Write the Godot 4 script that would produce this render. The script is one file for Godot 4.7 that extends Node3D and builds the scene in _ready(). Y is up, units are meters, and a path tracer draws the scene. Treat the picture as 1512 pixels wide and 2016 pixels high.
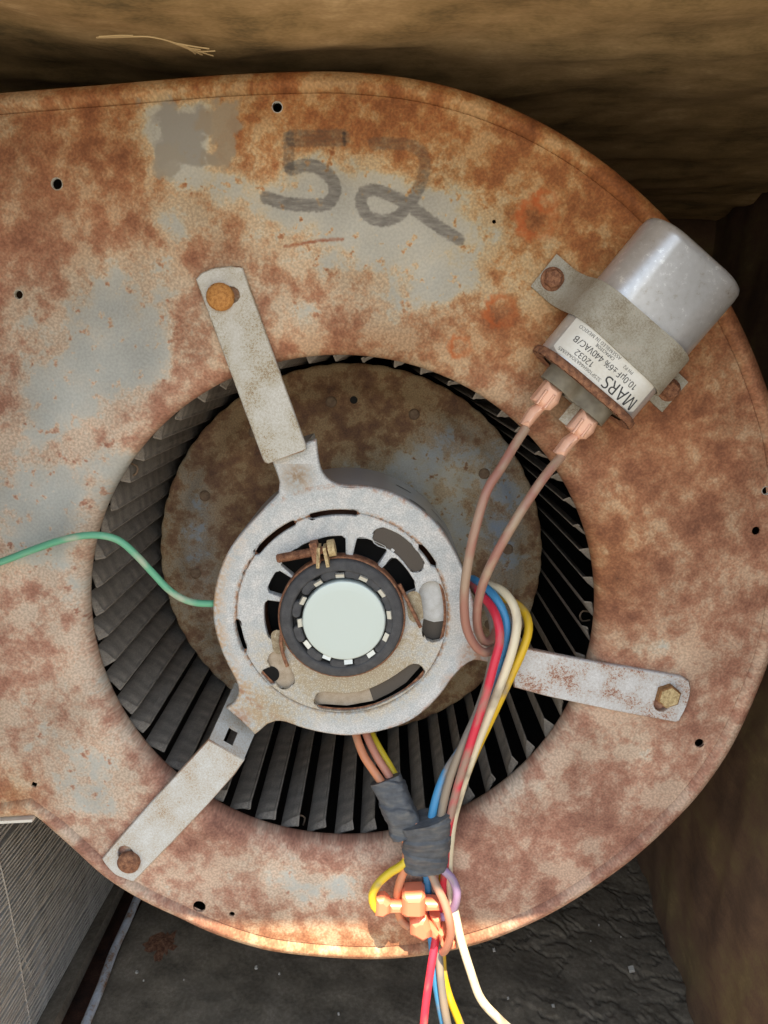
extends Node3D
# A rusty blower housing with its motor, run capacitor and wiring inside an air-conditioning cabinet.
# The blower faces +z, y is up, the shaft runs along z through (0, AXY). Metres.

const AXY := -0.009          # height of the shaft
const ZP := 0.010            # front face of the housing's side plate
const ZM := 0.005            # front face of the motor's end plate
const CAM := Vector3(0.02410, 0.14111, 0.42495)
const PITCH := 12.0
const FLOOR_Y := -0.37

var st: SurfaceTool
var col := Color.WHITE
var uvr := Rect2(0, 0, 1, 1)     # plan rectangle that a flat-mapped texture covers
var rng := RandomNumberGenerator.new()
var mats := {}
var e1 := Vector3(0.6236, 0.7817, 0)
var e2 := Vector3(0.7817, -0.6236, 0)
var cap_c := Vector3(0.1510, 0.1535, 0.0285)

# ---------------------------------------------------------------- measuring
func dir_of(px: float, py: float) -> Vector3:      # direction of a point measured in the photograph
	var t := deg_to_rad(PITCH)
	return Vector3((px - 756.0) / 1514.0, -(py - 1008.0) / 1514.0 * cos(t) - sin(t), (py - 1008.0) / 1514.0 * sin(t) - cos(t))

func P(px: float, py: float, z: float) -> Vector3:  # where it lies at depth z
	var d := dir_of(px, py)
	return CAM + d * ((z - CAM.z) / d.z)

func P2(px: float, py: float, z: float) -> Vector2:
	var p := P(px, py, z)
	return Vector2(p.x, p.y)

func PY(px: float, py: float, y: float) -> Vector3:  # where it lies at height y
	var d := dir_of(px, py)
	return CAM + d * ((y - CAM.y) / d.y)

func poly(a: Array, z: float) -> PackedVector2Array:
	var o := PackedVector2Array()
	for q in a:
		o.append(P2(q[0], q[1], z))
	return o

func mz(a: Array, z := ZM) -> PackedVector2Array:   # measured on an enlargement of the motor
	var o := PackedVector2Array()
	for q in a:
		o.append(P2(400.0 + 0.3704 * q[0], 850.0 + 0.3704 * q[1], z))
	return o

func ring2(c: Vector2, r: float, n: int, a0 := 0.0) -> PackedVector2Array:
	var o := PackedVector2Array()
	for i in n:
		o.append(c + Vector2.from_angle(a0 + TAU * i / n) * r)
	return o

func smooth2(a: PackedVector2Array, step: float, closed := false) -> PackedVector2Array:
	var o := PackedVector2Array()
	var n := a.size()
	for i in (n if closed else n - 1):
		var p0 := a[(i - 1 + n) % n] if closed or i > 0 else a[0] * 2.0 - a[1]
		var p1 := a[i]
		var p2 := a[(i + 1) % n]
		var p3 := a[(i + 2) % n] if closed or i + 2 < n else p2 * 2.0 - p1
		var k := maxi(1, int(p1.distance_to(p2) / step))
		for j in k:
			o.append(p1.cubic_interpolate(p2, p0, p3, float(j) / k))
	if not closed:
		o.append(a[n - 1])
	return o

func kidney(path: PackedVector2Array, w: float, w2 := -1.0) -> PackedVector2Array:   # a slot with round ends along a path
	var s := smooth2(path, 0.002)
	var l := PackedVector2Array()
	var r := PackedVector2Array()
	var n := s.size()
	for i in n:
		var d := (s[mini(i + 1, n - 1)] - s[maxi(i - 1, 0)]).normalized()
		var ww := w if w2 < 0 else lerpf(w, w2, float(i) / (n - 1))
		l.append(s[i] + d.orthogonal() * ww)
		r.append(s[i] - d.orthogonal() * ww)
	var o := PackedVector2Array()
	o.append_array(l)
	var de := (s[n - 1] - s[n - 2]).normalized()
	for k in range(1, 6):
		o.append(s[n - 1] + de.orthogonal().rotated(PI * k / 6.0) * (w if w2 < 0 else w2))
	# rotated() may go the wrong way round; test and mirror
	if (o[o.size() - 3] - s[n - 1]).dot(de) < 0:
		o.resize(o.size() - 5)
		for k in range(1, 6):
			o.append(s[n - 1] + de.orthogonal().rotated(-PI * k / 6.0) * (w if w2 < 0 else w2))
	for i in n:
		o.append(r[n - 1 - i])
	var ds := (s[1] - s[0]).normalized()
	var sgn := 1.0
	if ((-ds.orthogonal()).rotated(PI / 2)).dot(ds) > 0:
		sgn = -1.0
	for k in range(1, 6):
		o.append(s[0] + (-ds.orthogonal()).rotated(sgn * PI * k / 6.0) * w)
	return o

# ---------------------------------------------------------------- mesh building
func begin() -> void:
	st = SurfaceTool.new()
	st.begin(Mesh.PRIMITIVE_TRIANGLES)
	col = Color.WHITE

func vtx(p: Vector3, n: Vector3, c: Color) -> void:
	st.set_color(c)
	st.set_normal(n)
	st.set_uv(Vector2((p.x - uvr.position.x) / uvr.size.x, 1.0 - (p.y - uvr.position.y) / uvr.size.y))
	st.add_vertex(p)

func tri(a: Vector3, b: Vector3, c: Vector3, na: Vector3, nb: Vector3, nc: Vector3, ca := col, cb := col, cc := col) -> void:
	var f := (b - a).cross(c - a)
	if f.length_squared() < 1e-20:
		return
	vtx(a, na, ca)
	if f.dot(na + nb + nc) > 0:
		vtx(c, nc, cc)
		vtx(b, nb, cb)
	else:
		vtx(b, nb, cb)
		vtx(c, nc, cc)

func quadn(a: Vector3, b: Vector3, c: Vector3, d: Vector3, n: Vector3) -> void:
	tri(a, b, c, n, n, n)
	tri(a, c, d, n, n, n)

func box(c: Vector3, x: Vector3, y: Vector3, z: Vector3) -> void:   # half axes
	var n := [x.normalized(), y.normalized(), z.normalized()]
	for s in [1.0, -1.0]:
		quadn(c + x * s + y + z, c + x * s - y + z, c + x * s - y - z, c + x * s + y - z, n[0] * s)
		quadn(c + y * s + x + z, c + y * s - x + z, c + y * s - x - z, c + y * s + x - z, n[1] * s)
		quadn(c + z * s + x + y, c + z * s - x + y, c + z * s - x - y, c + z * s + x - y, n[2] * s)

func part(called: String, m: Material, parent: Node3D) -> MeshInstance3D:
	var o := MeshInstance3D.new()
	o.name = called
	o.mesh = st.commit()
	o.material_override = m
	if parent == null:
		add_child(o, true)
	else:
		parent.add_child(o, true)
		var base := parent
		var off := Vector3.ZERO
		while base != self:
			off += base.position
			base = base.get_parent()
		o.position = -off
	return o

func thing(called: String, label: String, category: String, at := Vector3.ZERO, group := "") -> Node3D:
	var o := Node3D.new()
	o.name = called
	add_child(o, true)
	o.position = at
	return tag(o, label, category, group)

func tag(o: Node3D, label: String, category: String, group := "", kind := "") -> Node3D:
	o.set_meta("label", label)
	o.set_meta("category", category)
	if group:
		o.set_meta("group", group)
	if kind:
		o.set_meta("kind", kind)
	return o

func loft(loops: Array, cap0 := false, cap1 := false, flat := false, cols: Array = []) -> void:
	var m := loops.size()
	var n: int = loops[0].size()
	var nrm := []
	var cen := []
	for i in m:
		var c := Vector3.ZERO
		for p in loops[i]:
			c += p
		cen.append(c / n)
	for i in m:
		var row := PackedVector3Array()
		var a: PackedVector3Array = loops[maxi(i - 1, 0)]
		var b: PackedVector3Array = loops[mini(i + 1, m - 1)]
		var me: PackedVector3Array = loops[i]
		for j in n:
			var q := (me[(j + 1) % n] - me[(j - 1 + n) % n]).cross(b[j] - a[j])
			q = q.normalized() if q.length_squared() > 1e-24 else (me[j] - cen[i]).normalized()
			if q.dot(me[j] - cen[i]) < 0:
				q = -q
			row.append(q)
		nrm.append(row)
	for i in m - 1:
		var a: PackedVector3Array = loops[i]
		var b: PackedVector3Array = loops[i + 1]
		for j in n:
			var k := (j + 1) % n
			var c0: Color = cols[i] if cols else col
			var c1: Color = cols[i + 1] if cols else col
			if flat:
				var f := (a[k] - a[j]).cross(b[j] - a[j]).normalized()
				if f.dot(nrm[i][j] + nrm[i + 1][k]) < 0:
					f = -f
				tri(a[j], a[k], b[k], f, f, f, c0, c0, c1)
				tri(a[j], b[k], b[j], f, f, f, c0, c1, c1)
			else:
				tri(a[j], a[k], b[k], nrm[i][j], nrm[i][k], nrm[i + 1][k], c0, c0, c1)
				tri(a[j], b[k], b[j], nrm[i][j], nrm[i + 1][k], nrm[i + 1][j], c0, c1, c1)
	for e in [[cap0, 0, 1], [cap1, m - 1, m - 2]]:
		if e[0]:
			var L: PackedVector3Array = loops[e[1]]
			var f := (L[1] - L[0]).cross(L[n / 3] - L[0]).normalized()
			if f.dot(cen[e[1]] - cen[e[2]]) < 0:
				f = -f
			var cc: Color = cols[e[1]] if cols else col
			for j in n:
				tri(cen[e[1]], L[j], L[(j + 1) % n], f, f, f, cc, cc, cc)

func lathe(prof: Array, n := 64, c := Vector2(0, AXY), cap0 := false, cap1 := false) -> void:   # [radius, z] pairs turned about an axis along z
	var loops := []
	for q in prof:
		var L := PackedVector3Array()
		for j in n:
			L.append(Vector3(c.x + cos(TAU * j / n) * q[0], c.y + sin(TAU * j / n) * q[0], q[1]))
		loops.append(L)
	loft_open(loops, true)
	if cap1:
		var L: PackedVector3Array = loops[-1]
		var cc := Vector3(c.x, c.y, prof[-1][1])
		for j in n:
			tri(cc, L[j], L[(j + 1) % n], Vector3.BACK, Vector3.BACK, Vector3.BACK)

func loft_open(rows: Array, closed: bool) -> void:   # a sheet through rows of points, with smooth normals
	var m := rows.size()
	var n: int = rows[0].size()
	var nrm := []
	for i in m:
		var r := PackedVector3Array()
		for j in n:
			var j0 := (j - 1 + n) % n if closed else maxi(j - 1, 0)
			var j1 := (j + 1) % n if closed else mini(j + 1, n - 1)
			var u: Vector3 = rows[i][j1] - rows[i][j0]
			var v: Vector3 = rows[mini(i + 1, m - 1)][j] - rows[maxi(i - 1, 0)][j]
			r.append(u.cross(v).normalized())
		nrm.append(r)
	for i in m - 1:
		for j in (n if closed else n - 1):
			var k := (j + 1) % n
			tri(rows[i][j], rows[i][k], rows[i + 1][k], nrm[i][j], nrm[i][k], nrm[i + 1][k])
			tri(rows[i][j], rows[i + 1][k], rows[i + 1][j], nrm[i][j], nrm[i + 1][k], nrm[i + 1][j])

func inset(p: PackedVector2Array, d: float) -> PackedVector2Array:   # move every corner inwards
	var n := p.size()
	var o := PackedVector2Array()
	var s := -1.0 if Geometry2D.is_polygon_clockwise(p) else 1.0
	for i in n:
		var a := (p[i] - p[(i - 1 + n) % n]).normalized()
		var b := (p[(i + 1) % n] - p[i]).normalized()
		var na := Vector2(-a.y, a.x)
		var nb := Vector2(-b.y, b.x)
		var h := (na + nb).normalized()
		o.append(p[i] + h * s * d / maxf(0.4, h.dot(nb)))
	return o

func fill(outer: PackedVector2Array, holes: Array, z: float, n: Vector3) -> void:   # a flat face with holes
	var pieces: Array = [outer]
	for h in holes:
		var c := Vector2.ZERO
		var lo := Vector2(9, 9)
		var hi := Vector2(-9, -9)
		for p in h:
			lo = lo.min(p)
			hi = hi.max(p)
		c = (lo + hi) / 2
		var next := []
		for q in pieces:
			if Geometry2D.intersect_polygons(q, h).is_empty():
				next.append(q)
				continue
			for x in [PackedVector2Array([Vector2(c.x - 3, -3), Vector2(c.x, -3), Vector2(c.x, 3), Vector2(c.x - 3, 3)]), PackedVector2Array([Vector2(c.x, -3), Vector2(c.x + 3, -3), Vector2(c.x + 3, 3), Vector2(c.x, 3)])]:
				for half in Geometry2D.intersect_polygons(q, x):
					for r in Geometry2D.clip_polygons(half, h):
						next.append(r)
		pieces = next
	for q in pieces:
		var t := Geometry2D.triangulate_polygon(q)
		if t.is_empty():
			print("could not fill a face of ", q.size(), " corners")
		for i in range(0, t.size(), 3):
			tri(Vector3(q[t[i]].x, q[t[i]].y, z), Vector3(q[t[i + 1]].x, q[t[i + 1]].y, z), Vector3(q[t[i + 2]].x, q[t[i + 2]].y, z), n, n, n)

var edge := Color.WHITE
var edge_noise: FastNoiseLite

func edge_at(p: Vector2) -> Color:
	if edge == Color.WHITE:
		return col
	if edge_noise == null:
		edge_noise = noise(FastNoiseLite.TYPE_SIMPLEX, 160.0, 3, 501)
	return col.lerp(edge, clampf(edge_noise.get_noise_2d(p.x, p.y) * 2.2 + 0.35, 0.0, 1.0))

func wall_of(p: PackedVector2Array, q: PackedVector2Array, z0: float, z1: float, zb: float, out: float) -> void:   # bevel from q at z1 down to p at z0, then the edge down to zb
	var n := p.size()
	var s := (1.0 if Geometry2D.is_polygon_clockwise(p) else -1.0) * out
	var nn := PackedVector3Array()
	for i in n:
		var d := (p[(i + 1) % n] - p[(i - 1 + n) % n]).normalized()
		nn.append(Vector3(-d.y, d.x, 0) * s)
	for i in n:
		var j := (i + 1) % n
		var sharp := absf((p[i] - p[(i - 1 + n) % n]).normalized().dot((p[j] - p[i]).normalized())) < 0.8 or absf((p[(j + 1) % n] - p[j]).normalized().dot((p[j] - p[i]).normalized())) < 0.8
		var d2 := (p[j] - p[i]).normalized()
		var fn := Vector3(-d2.y, d2.x, 0) * s
		var a := fn if sharp else nn[i]
		var b := fn if sharp else nn[j]
		var pa := Vector3(p[i].x, p[i].y, z0)
		var pb := Vector3(p[j].x, p[j].y, z0)
		var up := Vector3(0, 0, 1)
		tri(Vector3(q[i].x, q[i].y, z1), Vector3(q[j].x, q[j].y, z1), pb, (up + a * 0.4).normalized(), (up + b * 0.4).normalized(), (up * 0.4 + b).normalized(), edge_at(p[i]), edge_at(p[j]), edge_at(p[j]))
		tri(Vector3(q[i].x, q[i].y, z1), pb, pa, (up + a * 0.4).normalized(), (up * 0.4 + b).normalized(), (up * 0.4 + a).normalized(), edge_at(p[i]), edge_at(p[j]), edge_at(p[i]))
		tri(pa, pb, Vector3(p[j].x, p[j].y, zb), a, b, b, edge_at(p[i]), edge_at(p[j]), edge_at(p[j]))
		tri(pa, Vector3(p[j].x, p[j].y, zb), Vector3(p[i].x, p[i].y, zb), a, b, a, edge_at(p[i]), edge_at(p[j]), edge_at(p[i]))

func plate(outer: PackedVector2Array, holes: Array, zb: float, zf: float, bev: float, back := true) -> void:
	var ins := inset(outer, bev)
	var hs := []
	for h in holes:
		hs.append(inset(h, -bev * 0.7))
	fill(ins, hs, zf, Vector3(0, 0, 1))
	wall_of(outer, ins, zf - bev, zf, zb, 1.0)
	for i in holes.size():
		wall_of(holes[i], hs[i], zf - bev * 0.7, zf, zb, -1.0)
	if back:
		fill(outer, holes, zb, Vector3(0, 0, -1))

func curve3(a: Array, step := 0.003) -> PackedVector3Array:
	var o := PackedVector3Array()
	var n := a.size()
	for i in n - 1:
		var p1: Vector3 = a[i]
		var p2: Vector3 = a[i + 1]
		var p0: Vector3 = a[i - 1] if i > 0 else p1 * 2.0 - p2
		var p3: Vector3 = a[i + 2] if i + 2 < n else p2 * 2.0 - p1
		var k := maxi(2, int(p1.distance_to(p2) / step))
		for j in k:
			o.append(p1.cubic_interpolate(p2, p0, p3, float(j) / k))
	o.append(a[n - 1])
	return o

func tube(a: Array, r: float, paint: Callable, sides := 14, flat := 1.0) -> void:   # a round cord along points; paint(position, share of the way, side) gives its colour
	var c := curve3(a)
	var n := c.size()
	var t0 := (c[1] - c[0]).normalized()
	var u := t0.cross(Vector3.BACK)
	u = (u if u.length() > 0.1 else t0.cross(Vector3.UP)).normalized()
	var rows := []
	var paints := []
	for i in n:
		var t := (c[mini(i + 1, n - 1)] - c[maxi(i - 1, 0)]).normalized()
		u = (u - t * u.dot(t)).normalized()
		var v := t.cross(u)
		var L := PackedVector3Array()
		var pc := PackedColorArray()
		for j in sides:
			var d := u * cos(TAU * j / sides) + v * sin(TAU * j / sides) * flat
			L.append(c[i] + d * r)
			pc.append(paint.call(c[i] + d * r, float(i) / (n - 1), d))
		rows.append(L)
		paints.append(pc)
	for i in n - 1:
		for j in sides:
			var k := (j + 1) % sides
			var A: Vector3 = rows[i][j]
			var B: Vector3 = rows[i][k]
			var C: Vector3 = rows[i + 1][k]
			var D: Vector3 = rows[i + 1][j]
			tri(A, B, C, (A - c[i]).normalized(), (B - c[i]).normalized(), (C - c[i + 1]).normalized(), paints[i][j], paints[i][k], paints[i + 1][k])
			tri(A, C, D, (A - c[i]).normalized(), (C - c[i + 1]).normalized(), (D - c[i + 1]).normalized(), paints[i][j], paints[i + 1][k], paints[i + 1][j])
	for e in [0, n - 1]:
		var f := (c[e] - c[1 if e == 0 else n - 2]).normalized()
		for j in sides:
			tri(c[e], rows[e][j], rows[e][(j + 1) % sides], f, f, f, paints[e][j], paints[e][j], paints[e][j])

# ---------------------------------------------------------------- textures
func noise(kind: int, freq: float, oct: int, seed_: int) -> FastNoiseLite:
	var f := FastNoiseLite.new()
	f.noise_type = kind
	f.frequency = freq
	f.fractal_octaves = oct
	f.seed = seed_
	f.fractal_gain = 0.6
	return f

func nbytes(w: int, h: int, f: FastNoiseLite, tile := false) -> PackedByteArray:
	var im := f.get_seamless_image(w, h) if tile else f.get_image(w, h)
	im.convert(Image.FORMAT_L8)
	return im.get_data()

func ramp(stops: Array) -> PackedFloat32Array:     # [level, r, g, b] in 0..255 sRGB -> 256 triples
	var o := PackedFloat32Array()
	for i in 256:
		var t := i / 255.0
		var k := 0
		while k < stops.size() - 2 and t > stops[k + 1][0]:
			k += 1
		var a: Array = stops[k]
		var b: Array = stops[k + 1]
		var f := clampf((t - a[0]) / (b[0] - a[0]), 0, 1)
		for c in 3:
			o.append(lerpf(a[c + 1], b[c + 1], f))
	return o

const WARM := [[0.0, 168, 164, 152], [0.24, 174, 168, 152], [0.33, 180, 166, 138], [0.40, 182, 152, 112], [0.50, 164, 119, 75], [0.62, 147, 94, 55], [0.80, 124, 75, 43], [1.0, 96, 60, 38]]
const COOL := [[0.0, 170, 173, 170], [0.24, 177, 176, 170], [0.33, 188, 178, 166], [0.40, 189, 167, 150], [0.50, 172, 139, 123], [0.62, 156, 116, 101], [0.80, 134, 95, 83], [1.0, 104, 74, 68]]

func rust_maps(w: int, h: int, ctrl: Image, warm: Image, seed_: int, tile := false, scale := 1.0, wr := WARM, cr := COOL) -> Array:   # colour, roughness and relief of rusting zinc-coated steel
	ctrl.resize(w, h, Image.INTERPOLATE_CUBIC)
	ctrl.convert(Image.FORMAT_L8)
	warm.resize(w, h, Image.INTERPOLATE_BILINEAR)
	warm.convert(Image.FORMAT_L8)
	var cb := ctrl.get_data()
	var wb := warm.get_data()
	var f1 := noise(FastNoiseLite.TYPE_SIMPLEX_SMOOTH, 0.009 * scale, 8, seed_)       # where the zinc has gone: ragged at every size
	f1.fractal_gain = 0.70
	f1.domain_warp_enabled = true
	f1.domain_warp_amplitude = 18.0
	f1.domain_warp_frequency = 0.012 * scale
	var f2 := noise(FastNoiseLite.TYPE_SIMPLEX_SMOOTH, 0.016 * scale, 7, seed_ + 2)    # how deep the rust is
	f2.fractal_gain = 0.74
	f2.domain_warp_enabled = true
	f2.domain_warp_amplitude = 14.0
	f2.domain_warp_frequency = 0.02 * scale
	var f4 := noise(FastNoiseLite.TYPE_SIMPLEX_SMOOTH, 0.045 * scale, 4, seed_ + 3)    # first spots of rust on sound zinc
	var n1 := nbytes(w, h, f1, tile)
	var n3 := nbytes(w, h, f2, tile)
	var n4 := nbytes(w, h, f4, tile)
	var n2 := nbytes(w, h, noise(FastNoiseLite.TYPE_SIMPLEX, 0.22 * scale, 3, seed_ + 1), tile)
	var n5 := nbytes(w, h, noise(FastNoiseLite.TYPE_SIMPLEX_SMOOTH, 0.006 * scale, 3, seed_ + 4), tile)
	var ra := ramp(wr)
	var rb := ramp(cr)
	var out := PackedByteArray()
	out.resize(w * h * 3)
	var ro := PackedByteArray()
	ro.resize(w * h)
	var he := PackedByteArray()
	he.resize(w * h)
	for i in w * h:
		var a := n2[i] - 128
		var d := n4[i] - 128
		var t := cb[i] + (n1[i] - 128) * 0.80
		if d > 40 and t < 120:       # pinholes in the zinc, soft at the edge
			t = maxf(t, minf(t, 60.0) + (d - 40) * 2.6)
		if t > 98:
			t = 98 + (t - 98) * 0.42 + (n3[i] - 128) * 0.62 * clampf((t - 98) / 40.0, 0, 1)
			t = maxf(t, 96.0 + clampf((cb[i] - 150) * 0.35, 0.0, 16.0))
		var k := clampi(int(t), 0, 255)
		var f := wb[i] / 255.0
		var g := 1.0 - f
		var l := 1.0 + a * (0.0005 if t < 84 else 0.0013) + (n5[i] - 128) * 0.0008
		k *= 3
		out[i * 3] = clampi(int((ra[k] * f + rb[k] * g) * l), 0, 255)
		out[i * 3 + 1] = clampi(int((ra[k + 1] * f + rb[k + 1] * g) * l), 0, 255)
		out[i * 3 + 2] = clampi(int((ra[k + 2] * f + rb[k + 2] * g) * l), 0, 255)
		k /= 3
		ro[i] = 120 + k * 100 / 255
		he[i] = clampi(120 + (k - 80) / 4 + int(a * 0.12), 0, 255)
	return [Image.create_from_data(w, h, false, Image.FORMAT_RGB8, out), Image.create_from_data(w, h, false, Image.FORMAT_L8, ro), Image.create_from_data(w, h, false, Image.FORMAT_L8, he)]

func blobs(w: int, h: int, base: float, list: Array, to: Callable) -> Image:   # a coarse map: base plus soft spots [x, y, rx, ry, amount]
	var im := Image.create(w, h, false, Image.FORMAT_RF)
	for y in h:
		for x in w:
			var p: Vector2 = to.call((x + 0.5) / w, (y + 0.5) / h)
			var v := base
			for b in list:
				var dx: float = (p.x - b[0]) / b[2]
				var dy: float = (p.y - b[1]) / b[3]
				var q := dx * dx + dy * dy
				if q < 5.0:
					v += b[4] * exp(-q)
			im.set_pixel(x, y, Color(clampf(v, 0, 1), 0, 0))
	var b8 := Image.create(w, h, false, Image.FORMAT_L8)
	for y in h:
		for x in w:
			var v := im.get_pixel(x, y).r
			b8.set_pixel(x, y, Color(v, v, v))
	return b8

func flat_map(v: float) -> Image:
	var im := Image.create(4, 4, false, Image.FORMAT_L8)
	im.fill(Color(v, v, v))
	return im

func tex(im: Image) -> ImageTexture:
	return ImageTexture.create_from_image(im)

func stroke(im: Image, pts: Array, width: float, to_tex: Callable, c: Color, alpha: float, wob: FastNoiseLite) -> void:   # a line of marker ink drawn on a picture
	var q := PackedVector2Array()
	for p in pts:
		q.append(to_tex.call(p))
	q = smooth2(q, 4.0)
	var lo := q[0]
	var hi := q[0]
	for p in q:
		lo = lo.min(p)
		hi = hi.max(p)
	for y in range(int(lo.y - width), int(hi.y + width) + 1):
		for x in range(int(lo.x - width), int(hi.x + width) + 1):
			if x < 0 or y < 0 or x >= im.get_width() or y >= im.get_height():
				continue
			var here := Vector2(x, y)
			var d := 1e9
			for i in q.size() - 1:
				if absf(q[i].x - here.x) < width + 5 and absf(q[i].y - here.y) < width + 5:
					d = minf(d, here.distance_to(Geometry2D.get_closest_point_to_segment(here, q[i], q[i + 1])))
			d += wob.get_noise_2d(x * 2.0, y * 2.0) * 1.6
			var a := clampf((width / 2 - d) / 2.0 + 0.5, 0, 1) * alpha * (0.85 + 0.5 * wob.get_noise_2d(x * 0.6, y * 3.0))
			var under := im.get_pixel(x, y)
			a *= 1.0 - 0.35 * clampf((under.r - under.b - 0.17) * 6.0, 0, 1)
			if a > 0:
				im.set_pixel(x, y, im.get_pixel(x, y).lerp(c, clampf(a, 0, 1)))

func mottle(w: int, h: int, stops: Array, layers: Array, tile := true) -> Image:   # several noises added, looked up in a colour ramp: layers [kind, frequency, octaves, weight, seed, squeeze]
	var acc := PackedFloat32Array()
	acc.resize(w * h)
	acc.fill(128.0)
	for l in layers:
		var f := noise(l[0], l[1], l[2], l[4])
		var b: PackedByteArray
		if l.size() > 5:     # streaks: made narrow, then stretched along x
			var im := f.get_seamless_image(maxi(8, int(w / l[5])), h)
			im.convert(Image.FORMAT_L8)
			im.resize(w, h, Image.INTERPOLATE_CUBIC)
			b = im.get_data()
		else:
			b = nbytes(w, h, f, tile)
		var k: float = l[3]
		for i in w * h:
			acc[i] += (b[i] - 128) * k
	var ra := ramp(stops)
	var out := PackedByteArray()
	out.resize(w * h * 3)
	for i in w * h:
		var k := clampi(int(acc[i]), 0, 255) * 3
		out[i * 3] = int(ra[k])
		out[i * 3 + 1] = int(ra[k + 1])
		out[i * 3 + 2] = int(ra[k + 2])
	return Image.create_from_data(w, h, false, Image.FORMAT_RGB8, out)

func grey(im: Image) -> Image:
	var g: Image = im.duplicate()
	g.convert(Image.FORMAT_L8)
	return g

func mat(c: Color, rough := 0.7, metal := 0.0) -> StandardMaterial3D:
	var m := StandardMaterial3D.new()
	m.albedo_color = c
	m.roughness = rough
	m.metallic = metal
	return m

func c8(r: int, g: int, b: int) -> Color:
	return Color8(r, g, b)

func tmat(im: Image, size: float, rough: float, relief := 0.0, metal := 0.0) -> StandardMaterial3D:   # a texture laid on from three sides, one repeat per size metres
	var m := mat(Color.WHITE, rough, metal)
	m.albedo_texture = tex(im)
	m.uv1_triplanar = true
	m.uv1_scale = Vector3.ONE / size
	m.uv1_triplanar_sharpness = 4.0
	m.vertex_color_use_as_albedo = true
	if relief > 0:
		m.heightmap_enabled = true
		m.heightmap_texture = tex(grey(im))
		m.heightmap_scale = relief
	return m

func wmat(rough := 0.5) -> StandardMaterial3D:      # painted by its own vertex colours
	var m := mat(Color.WHITE, rough)
	m.vertex_color_use_as_albedo = true
	return m

func lin(r: int, g: int, b: int) -> Color:
	return Color8(r, g, b).srgb_to_linear()

# ================================================================ the scene
func _ready() -> void:
	rng.seed = 7
	setup_view()
	make_materials()
	cabinet()
	housing()
	wheel()
	motor()
	arms()
	capacitor()
	wiring()
	coil()
	litter()

func setup_view() -> void:
	var cam := Camera3D.new()
	cam.position = CAM
	cam.rotation_degrees = Vector3(-PITCH, 0, 0)
	cam.fov = 2.0 * rad_to_deg(atan(1008.0 / 1514.0))
	cam.near = 0.01
	cam.far = 200.0
	add_child(cam)
	var env := Environment.new()
	env.background_mode = Environment.BG_SKY
	var sky := Sky.new()
	var sm := ProceduralSkyMaterial.new()
	sm.sky_top_color = Color(0.60, 0.68, 0.78)
	sm.sky_horizon_color = Color(0.94, 0.92, 0.87)
	sm.sky_curve = 0.2
	sm.ground_horizon_color = Color(0.74, 0.71, 0.65)
	sm.ground_bottom_color = Color(0.64, 0.61, 0.56)
	sm.sun_angle_max = 2.0
	sky.sky_material = sm
	env.sky = sky
	env.background_energy_multiplier = 1.0
	env.tonemap_mode = Environment.TONE_MAPPER_LINEAR
	env.tonemap_exposure = 3.35
	env.sdfgi_enabled = true
	env.ssao_enabled = true
	env.ssil_enabled = true
	var we := WorldEnvironment.new()
	we.environment = env
	add_child(we)
	var sun := DirectionalLight3D.new()
	sun.light_energy = 1.3
	sun.light_color = Color(1.0, 0.93, 0.82)
	sun.light_angular_distance = 0.4
	sun.shadow_enabled = true
	add_child(sun)
	sun.look_at_from_position(Vector3.ZERO, Vector3(-0.07, -2.25, -1.0))

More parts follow.
